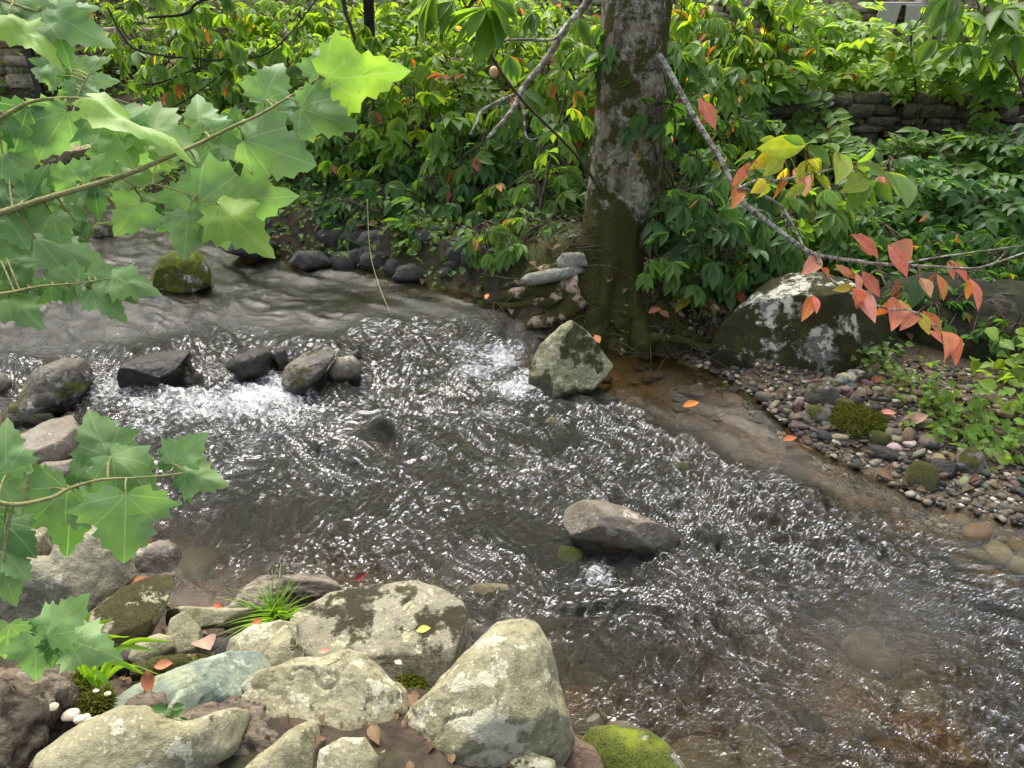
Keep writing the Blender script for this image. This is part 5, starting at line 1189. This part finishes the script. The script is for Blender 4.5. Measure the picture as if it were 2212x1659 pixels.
S(1930, 660, 4.75, .1, .16, 8, .08, 'mid', 'palm', 'creeper strand between the two big boulders', group=GD, base=(2.5, 5.2), stems=1)
S(2120, 60, 5.2, .45, .25, 12, .2, 'mid', 'palm', 'large glossy leaves reaching in at the top right corner', group=GD, base=(5.2, 6.5), stems=2)
S(1690, 70, 7., .5, .4, 30, .15, 'bright', 'palm', 'drooping bright shrub hiding the tan wall right of the limb', group=GA, orange=.06)
S(1800, 70, 7.6, .5, .3, 26, .13, 'bright', 'pin', 'bright airy shrub in front of the white table', group=GA)
S(2010, 90, 6.8, .5, .3, 24, .13, 'bright', 'pin', 'bright airy shrub right of the grey garden chair', group=GA)
S(2190, 130, 6.4, .4, .4, 26, .14, 'mid', 'pin', 'leafy shrub filling the right edge above the wall', group=GA)
S(1560, 230, 6.6, .4, .5, 34, .15, 'mid', 'palm', 'drooping shrub with long leaves directly behind the bend of the red-leaved limb', group=GD, orange=.1)
S(1470, 190, 6.2, .35, .45, 30, .15, 'mid', 'palm', 'leafy shrub overlapping the right edge of the trunk', group=GD, orange=.05)
S(1255, 210, 5.6, .25, .4, 18, .14, 'mid', 'palm', 'leafy spray overlapping the left edge of the trunk', group=GD, base=(.2, 5.6), orange=.06)
S(1400, 240, 4.75, .2, .3, 10, .12, 'dark', 'palm', 'sparse creeper sprigs in front of the trunk', group=GD, base=(1.15, 4.95))
S(1340, 120, 4.7, .16, .25, 7, .13, 'dark', 'palm', 'dark drooping sprig before the upper trunk', group=GD, base=(1.1, 4.95))
S(640, 230, 7.2, .5, .45, 30, .16, 'mid', 'palm', 'bank shrub just under the uppermost sycamore spray', group=GBK, orange=.04)
S(930, 230, 7., .5, .4, 30, .15, 'bright', 'palm', 'bright shrub in the middle of the far bank slope', group=GBK)
S(1080, 130, 7.6, .5, .5, 34, .15, 'bright', 'palm', 'bright shrub just behind the tan fruit', group=GBK)
S(800, 250, 7.2, .5, .4, 30, .15, 'mid', 'palm', 'shrub below the end of the dark crooked bough', group=GBK)
S(660, 390, 6.9, .4, .3, 24, .13, 'mid', 'palm', 'pale shrub hanging over the left end of the pool bank', group=GC, orange=.03)
S(780, 480, 6.4, .4, .22, 22, .12, 'dark', 'palm', 'low shrub hanging right above the thin vine', group=GC)
S(920, 500, 6.1, .35, .2, 18, .12, 'mid', 'palm', 'low shrub draped above the dark slab stone', group=GC)
S(2000, 660, 4.85, .3, .12, 24, .07, 'deep', 'palm', 'creeper on the left shoulder of the dark mossy boulder', group=GD, base=(2.8, 5.3))
S(2190, 720, 4.6, .25, .16, 24, .075, 'deep', 'palm', 'creeper hanging at the right end of the dark mossy boulder', group=GD, base=(3.5, 5.))
S(2060, 620, 4.95, .35, .14, 26, .08, 'deep', 'palm', 'creeper on the crest of the dark mossy boulder', group=GD, base=(3., 5.3))
S(560, 430, 7.4, 0.45, 0.35, 30, .135, 'mid', 'palm', 'low shrub at the far left of the pool bank', group=GC, orange=.015)
S(600, 350, 7.6, 0.5, 0.4, 30, .135, 'dark', 'palm', 'shrub arching over the dark wet stone on the left bank', group=GC, orange=.015)
S(690, 350, 7.2, 0.45, 0.4, 30, .135, 'mid', 'palm', 'shrub leaning over the left end of the pool', group=GC, orange=.015)
S(750, 375, 7.0, 0.45, 0.35, 30, .135, 'dark', 'palm', 'shrub above the long low pool-edge stone', group=GC, orange=.015)
S(840, 370, 6.9, 0.45, 0.4, 30, .135, 'mid', 'palm', 'shrub over the rounded dark pool-edge stone', group=GC, orange=.015)
S(910, 390, 6.7, 0.4, 0.35, 30, .135, 'dark', 'palm', 'shrub above the black shaded stone', group=GC, orange=.015)
S(950, 430, 6.5, 0.35, 0.3, 30, .135, 'mid', 'palm', 'shrub left of the pale layered sapling', group=GC, orange=.015)
S(1080, 400, 6.3, 0.4, 0.35, 30, .135, 'dark', 'palm', 'shrub between the trunk and the pale layered sapling', group=GC, orange=.015)
S(1190, 420, 5.9, 0.3, 0.3, 30, .135, 'mid', 'palm', 'shrub brushing the lower left side of the trunk', group=GC, orange=.015)
S(640, 300, 6.9, 0.4, 0.4, 24, .15, 'mid', 'palm', 'tall shrub leaning out over the left end of the pool', group=GBK, orange=.02)
S(760, 290, 6.8, 0.4, 0.45, 24, .15, 'mid', 'palm', 'tall loose shrub behind the thin vine', group=GBK, orange=.02)
S(880, 280, 6.6, 0.4, 0.45, 24, .15, 'bright', 'palm', 'tall bright shrub leaning out over the middle of the pool', group=GBK, orange=.02)
S(1000, 330, 6.2, 0.35, 0.4, 24, .15, 'mid', 'palm', 'tall shrub reaching out above the upright grey pool-edge stone', group=GBK, orange=.02)
S(1120, 300, 6.2, 0.35, 0.4, 24, .15, 'mid', 'palm', 'tall shrub reaching out below the fork of the lichened limb', group=GBK, orange=.02)
S(1210, 180, 6.4, 0.3, 0.4, 24, .15, 'bright', 'palm', 'tall bright shrub beside the trunk behind the lichened limb', group=GBK, orange=.02)
S(540, 300, 7.4, 0.4, 0.4, 24, .15, 'mid', 'palm', 'tall shrub seen through the gaps of the upper sycamore spray', group=GBK, orange=.02)
S(1020, -10, 3.0, .16, .08, 3, .17, 'mid', 'palm', 'two broad leaves hanging from the top edge near the centre', base=(.9, 5.6), stems=1)
# dark crooked bough hanging in front of the far bank
bk = np.array([Pt(740, -60, 6.6)[0], 8.6, 0]); bk[2] = tz(bk[0], bk[1])
bt = empty('leaning_tree', bk, 'slim dark tree with crooked black boughs hanging over the upper left bank', 'tree')
mb = MB(); q = spline([bk, bk + np.array([.1, -.4, 1.6]), Pt(735, -70, 6.6)], 8); tube(mb, q, np.linspace(.06, .035, len(q)), 10, .2, 3); mb.build('trunk', M['darktwig'], bt)
rg = np.random.default_rng(31); dd = unit(rg.normal(size=(460, 3))); Pc = np.array([-1.4, 7.9, 3.55]) + dd * rg.uniform(.1, 1, (460, 1)) ** .45 * np.array([2.8, 1.2, 1.35]); mb = MB(); palmate(mb, Pc, rg, .24, 'mid', .0); mb.build('crown', M['leaf'], bt)  # crown above the frame, added to shade the pool and block its sky reflection
for p, r in (([(735,-70),(745,20),(765,80),(785,170),(806,222),(790,280)], .02), ([(735,-70),(600,-40),(440,0),(400,30),(320,38)], .02), ([(770,90),(820,130),(880,160)], .009), ([(233,17),(260,70),(293,107),(350,120),(400,125),(500,128),(600,100),(735,-70)], .011), ([(290,180),(340,180),(420,150),(480,128)], .009), ([(300,235),(370,232),(440,190),(490,150)], .009), ([(800,225),(770,270),(740,330)], .008)):
    q = pxpath(p, 6.6, 6.5); mb = MB(); tube(mb, q, np.linspace(r, r * .5, len(q)), 7, .2, 4); b_ = mb.build('bough', M['darktwig'], bt)
    rg2 = np.random.default_rng(int(p[0][0] + p[1][1])); fo = MB(); k = rg2.integers(2, len(q), 10); palmate(fo, q[k] + rg2.normal(0, .1, (10, 3)), rg2, .16, 'mid', .06, (.5, 1.2)); fo.build('foliage', M['leaf'], b_)

# ------------------------------------------------------------------ small plants and leaves
def blades(mb, base, n, L, rg, col, up=1.1, w=1., spread=1.):
    A = rg.normal(0, spread, (n, 3)); A[:, 2] = up
    P = np.array(base) + rg.normal(0, .015, (n, 3)) * np.array([1, 1, .2])
    side = rg.normal(size=(n, 3)); leaves(mb, BLADE, P, A, np.cross(np.cross(A, side), A) * 0 + np.array([0, 0, 1.]) + rg.normal(0, .2, (n, 3)), L * rg.uniform(.5, 1.2, n), np.array(col) * rg.uniform(.75, 1.3, (n, 1)), w)
rg = np.random.default_rng(19)
g = Wz(600, 1348, .22); e = empty('grass_tuft', g, 'tuft of bright green grass growing on a moss hump beside the driftwood log', 'grass')
mb = MB(); blades(mb, g + np.array([0, 0, .02]), 80, .155, rg, (.11, .2, .035), 1.0, .6, .6); mb.build('blades', M['leaf'], e)
def moss_hump(name, c, r, lb, col=(.1, .11, .015), n=900, parent=None, hz=.6):
    mb = MB(); d = unit(rg.normal(size=(n, 3))); d[:, 2] = np.abs(d[:, 2]); P = np.array(c) + d * np.array([r, r, r * hz]) * (1 + .15 * fbm(d * 2, 2, int(n))[:, None])
    dd, F = ico(3); mb.add(np.array(c) + dd * np.array([r, r, r * hz]) * .98, F, np.array(col) * .5)
    leaves(mb, BLADE, P, d + rg.normal(0, .5, (n, 3)), rg.normal(size=(n, 3)), .022 * rg.uniform(.6, 1.4, n), np.array(col) * rg.uniform(.5, 1.5, (n, 1)), 3.)
    if parent is not None: return mb.build('moss', M['moss'], parent)
    return tag(mb.build(name, M['moss'], None, c), lb, 'moss')
moss_hump('moss', g + np.array([-.02, 0, -.05]), .085, None, parent=e)
for a, z, r, lb in (((440, 1462), .38, .05, 'moss on the short branch behind the blue-green boulder'), ((150, 1455), .47, .055, 'feathery moss clump under the strap-leaved plant'), ((150, 1500), .5, .045, 'bright moss cushion beside the cream mushrooms'), ((205, 1528), .5, .035, 'small moss cushion behind the broad rounded boulder'), ((885, 1487), .2, .045, 'moss cushion in the crack behind the large pointed boulder')):
    moss_hump('moss_clump', Wz(*a, z), r, lb, (.13, .15, .02) if r > .04 else (.12, .13, .02))
g_, _ = on_ground(1852, 918); moss_hump('moss_clump', g_, .14, 'large mossy hummock in the middle of the gravel bar', (.12, .13, .02), 2500, None, .45)
g = Wz(200, 1505, .42); e = empty('strap_leaf_plant', g, 'strap-leaved plant with arching blades behind the broad rounded boulder', 'plant')
for i, (tx_, ty_, bw) in enumerate(((375, 1385, .05), (340, 1405, .05), (375, 1470, .05), (250, 1500, .045), (245, 1335, .045), (215, 1510, .04), (165, 1440, .04), (200, 1320, .05), (230, 1525, .04), (320, 1460, .04), (185, 1400, .04), (280, 1375, .045))):
    t_ = depth(1450, .5); q = Pt(tx_, ty_, t_ - .05); top = (g + q) / 2 + np.array([0, 0, .1]); pth = spline([g + rg.normal(0, .012, 3), top, q], 6); n = len(pth)
    sd2 = unit(np.cross(np.gradient(pth, axis=0), rg.normal(0, .4, 3) + np.array([0, -1, .3]))); wv = np.interp(np.linspace(0, 1, n), [0, .3, .75, 1], [.006, .0085, .007, .0008])[:, None]
    nn = np.cross(np.gradient(pth, axis=0), sd2); nn = unit(nn) * wv * .35
    V = np.concatenate([pth - sd2 * wv, pth + nn, pth + sd2 * wv]); mb = MB(); mb.add(V, [(j, j + 1, n + j + 1, n + j) for j in range(n - 1)] + [(n + j, n + j + 1, 2 * n + j + 1, 2 * n + j) for j in range(n - 1)], np.array((.15, .27, .04)) * rg.uniform(.7, 1.2)); mb.build('blade', M['leaf'], e)
g = Wz(396, 1612, .45); e = empty('sprig', g, 'little dark glossy-leaved sprig standing before the grey-green wedge stone', 'plant')
mb = MB(); q = spline([g, g + np.array([0, 0, .07]), g + np.array([-.005, 0, .145])], 5); tube(mb, q, np.linspace(.003, .0015, len(q)), 6); mb.build('stem', M['gtwig'], e)
mb = MB()
for i in range(18):
    p = q[2 + i % (len(q) - 2)] + rg.normal(0, .006, 3); a = i * 2.4; leaves(mb, OVATE, [p], [(math.cos(a), math.sin(a) * .7, .15)], [(0, -.5, 1)], [.042 * rg.uniform(.7, 1.1)], [(.05, .11, .03)], 1.1)
mb.build('foliage', M['leaf'], e)
for i, (a, b, r) in enumerate(((5, 1492, .018), (30, 1500, .016), (70, 1508, .02), (90, 1516, .015), (112, 1525, .022), (152, 1542, .034), (172, 1552, .024), (196, 1560, .03), (210, 1552, .02), (232, 1498, .014), (206, 1492, .012), (185, 1548, .018))):
    c = Wz(a, b, .585 - .05 * (a > 120)); d, F = ico(3); r *= .75; V = d * np.array([r, r * .8, r * .35]); V[:, 2] += -.25 * (V[:, 0] ** 2 + V[:, 1] ** 2) / r; V = V * (1 + .2 * fbm(d * 1.5 + i, 2, i))[:, None] + c
    mb = MB(); mb.add(V, F); tag(mb.build('mushroom', M['shroom'], None, c), ('tiny' if r < .017 else 'broad' if r > .023 else 'small') + ' cream shelf mushroom on the rotting log', 'mushroom', ('tiny' if r < .017 else 'broad' if r > .023 else 'small') + ' mushrooms on the rotting log')
# plants on the gravel bar
def lowplant(px_, py_, r, n, L, pal, lb, h=.12, name='low_plant'):
    g, t = on_ground(px_, py_); e = empty(name, g, lb, 'plant', 'green plants on the gravel bar'); k = np.random.default_rng(int(px_))
    P = g + np.stack([k.normal(0, r, n), k.normal(0, r * .7, n), k.random(n) * h + .02], -1); P[:, 2] = terrain(P[:, 0], P[:, 1]) + k.random(n) * h + .02
    mb = MB(); A = k.normal(size=(n, 3)); A[:, 2] *= .3; leaves(mb, OVATE, P, A + np.array([0, -.4, -.1]), np.array([0, -.35, 1.]) + k.normal(0, .3, (n, 3)), L * k.uniform(.6, 1.2, n), colors(pal, n, k), 1.3); mb.build('foliage', M['leaf'], e)
    mb = MB()
    for p in P[::3]:
        tube(mb, [np.array([p[0] * .6 + g[0] * .4, p[1] * .6 + g[1] * .4, tz(p[0], p[1]) - .01]), (p + g) / 2 + np.array([0, 0, .02]), p], [.0025, .002, .0012], 5, cap=False)
    mb.build('stem', M['gtwig'], e)
lowplant(1905, 800, .1, 60, .05, 'mid', 'small leafy plant in the notch between the two big boulders', .14)
lowplant(1960, 835, .12, 60, .04, 'herb', 'fine low plant at the back of the gravel bar')
lowplant(2060, 930, .14, 110, .055, 'herb', 'round-leaved plant spreading over the right of the gravel bar', .1)
lowplant(2110, 965, .1, 70, .055, 'herb', 'round-leaved plant at the lower right of the gravel bar', .08)
lowplant(2010, 880, .09, 40, .06, 'herb', 'small round-leaved plant behind the spreading one')
lowplant(2160, 830, .12, 50, .085, 'bright', 'bright upright plant with pointed leaves at the right edge', .3)
lowplant(2195, 900, .12, 50, .085, 'bright', 'bright pointed-leaf plant cut by the right edge', .22)
lowplant(2195, 985, .1, 60, .05, 'herb', 'low plant at the right edge beside the water')
lowplant(1345, 742, .05, 16, .035, 'bright', 'tiny trailing seedling in front of the mossy trunk foot', .1)
lowplant(1520, 700, .05, 10, .05, 'mid', 'tiny seedling under the bank left of the huge boulder', .12)
# fallen leaves, each one a thing
def fallen(px_, py_, z, L, c, lb, tm=OVATE, a=None, up=.012, curl=0):
    if z is None: p, t = on_ground(px_, py_)
    else: p = Wz(px_, py_, z)
    mb = MB(); an = RNG.uniform(0, 6.28) if a is None else a
    leaves(mb, tmpl_leaf(6, .55, .5 if curl else .25, -.4 if curl else -.12, .5), [p + np.array([0, 0, up])], [(math.cos(an), math.sin(an), .1)], [(RNG.normal(0, .2), -.3, 1)], [L], [c], 1.)
    tag(mb.build('fallen_leaf', M['dry'], None, p), lb, 'leaf', 'fallen leaves')
fallen(433, 1388, .34, .14, (.3, .2, .16), 'curled brown leaf over the dark hollow', a=-.9, curl=1)
fallen(283, 1266, .38, .07, (.5, .24, .1), 'orange leaf behind the oval moss-capped stone', a=.2)
fallen(335, 1446, .44, .06, (.4, .17, .1), 'orange-brown leaf above the blue-green boulder', a=.1)
fallen(470, 1453, .42, .06, (.45, .13, .07), 'rusty leaf at the right end of the mossy branch', a=.5)
fallen(325, 1508, .5, .07, (.28, .1, .06), 'crumpled red-brown leaf lying against the blue-green boulder', a=2., curl=1)
fallen(480, 1318, .3, .035, (.4, .1, .05), 'small red leaf beside the driftwood log', a=2.8)
fallen(545, 1352, .3, .04, (.42, .12, .07), 'small orange leaf below the grass tuft', a=.3)
fallen(900, 1368, .34, .05, (.65, .6, .12), 'yellow leaf lying on the broad flat-topped boulder', a=.1)
fallen(690, 1415, .38, .035, (.55, .26, .18), 'pinkish leaf on the left part of the broad flat-topped boulder', a=.2)
fallen(853, 1433, .33, .035, (.6, .35, .3), 'pale pink leaf on the dark moss of the flat-topped boulder', a=-.6)
fallen(1058, 1374, .08, .045, (.62, .5, .12), 'yellow leaf on the sunken stone by the pointed boulder', a=.3)
fallen(1066, 1392, .08, .03, (.6, .5, .2), 'smaller yellow leaf just below the other on the sunken stone', a=.1)
fallen(765, 1260, .07, .06, (.2, .05, .03), 'dark red leaf at the far edge of the flat-topped boulder', a=.5, curl=1)
fallen(1050, 650, .3, .07, (.5, .2, .1), 'orange leaf at the tip of the mossy roots', a=1.4)
fallen(1295, 745, .22, .09, (.48, .2, .09), 'orange leaf between the pyramid boulder and the trunk foot', a=1.8)
fallen(1475, 882, .02, .1, (.6, .22, .05), 'bright orange leaf floating on the brown shallows', a=.2)
fallen(1730, 852, None, .08, (.42, .1, .07), 'red leaf on the upper gravel bar left of the mossy stone', a=.1)
fallen(1880, 835, None, .1, (.25, .07, .05), 'dark red leaf behind the round brown stone', a=.6)
fallen(1940, 930, None, .15, (.55, .35, .26), 'large pale curled leaf at the water side of the gravel bar', a=.1, curl=1)
fallen(1895, 900, None, .09, (.55, .24, .18), 'pink leaf above the mossy hummock', a=-.5)
fallen(1870, 950, None, .09, (.5, .3, .24), 'pale pink leaf below the mossy hummock', a=.8)
fallen(1690, 955, .03, .08, (.45, .14, .07), 'rusty leaf in the water off the gravel bar', a=.1)
fallen(1650, 858, None, .07, (.6, .35, .06), 'yellow-orange leaf at the tip of the gravel bar', a=.0)
fallen(1400, 680, .3, .1, (.35, .13, .08), 'rusty leaf among the roots right of the trunk foot', a=.4)
fallen(1445, 690, .25, .1, (.3, .14, .09), 'brown leaf on the bank between the roots and the huge boulder', a=2.2)
# vine trailing into the pool
mb = MB(); q = pxpath([(793,430),(800,545),(820,620),(845,680),(862,722)], 5.9, 5.1, 8); tube(mb, q, np.linspace(.004, .003, len(q)), 5); tag(mb.build('vine', M['gtwig'], None, q[0]), 'single thin pale vine trailing down into the pool', 'vine')

# ------------------------------------------------------------------ camera, light
cam = bpy.data.cameras.new('camera'); co = bpy.data.objects.new('camera', cam); COL.objects.link(co)
co.location = (0, 0, CH); co.rotation_euler = (R(90) - PITCH, 0, 0)
cam.sensor_width = 36; cam.lens = 36 * FPX / 2212; cam.clip_end = 500; cam.clip_start = .05
scene.camera = co
SUN_EL, SUN_AZ = R(56), R(-14)     # azimuth from +Y, towards +X
w = bpy.data.worlds.new('World'); scene.world = w; w.use_nodes = True
nt = w.node_tree; bg = nt.nodes['Background']; sky = nt.nodes.new('ShaderNodeTexSky'); sky.sky_type = 'NISHITA'; sky.sun_disc = False
sky.sun_elevation = SUN_EL; sky.sun_rotation = SUN_AZ; sky.air_density = 1.0; sky.dust_density = 4.0; sky.ozone_density = .6
hs = nt.nodes.new('ShaderNodeHueSaturation'); hs.inputs['Saturation'].default_value = .5; nt.links.new(sky.outputs[0], hs.inputs['Color']); nt.links.new(hs.outputs[0], bg.inputs[0]); bg.inputs[1].default_value = .15
sl = bpy.data.lights.new('sun', 'SUN'); so = bpy.data.objects.new('sun', sl); COL.objects.link(so)
sl.energy = 2.8; sl.angle = R(50); sl.color = (1, .95, .86)
sd = Vector((math.sin(SUN_AZ) * math.cos(SUN_EL), math.cos(SUN_AZ) * math.cos(SUN_EL), math.sin(SUN_EL)))
so.rotation_euler = sd.to_track_quat('Z', 'Y').to_euler(); so.location = (0, 5, 12)
scene.view_settings.view_transform = 'Standard'; scene.view_settings.look = 'None'
scene.view_settings.exposure = 1.32; scene.view_settings.gamma = 1
cy = scene.cycles; cy.use_denoising = True; cy.max_bounces = 8; cy.transparent_max_bounces = 12; cy.diffuse_bounces = 3; cy.glossy_bounces = 3
cy.caustics_reflective = False; cy.caustics_refractive = False; cy.sample_clamp_indirect = 6
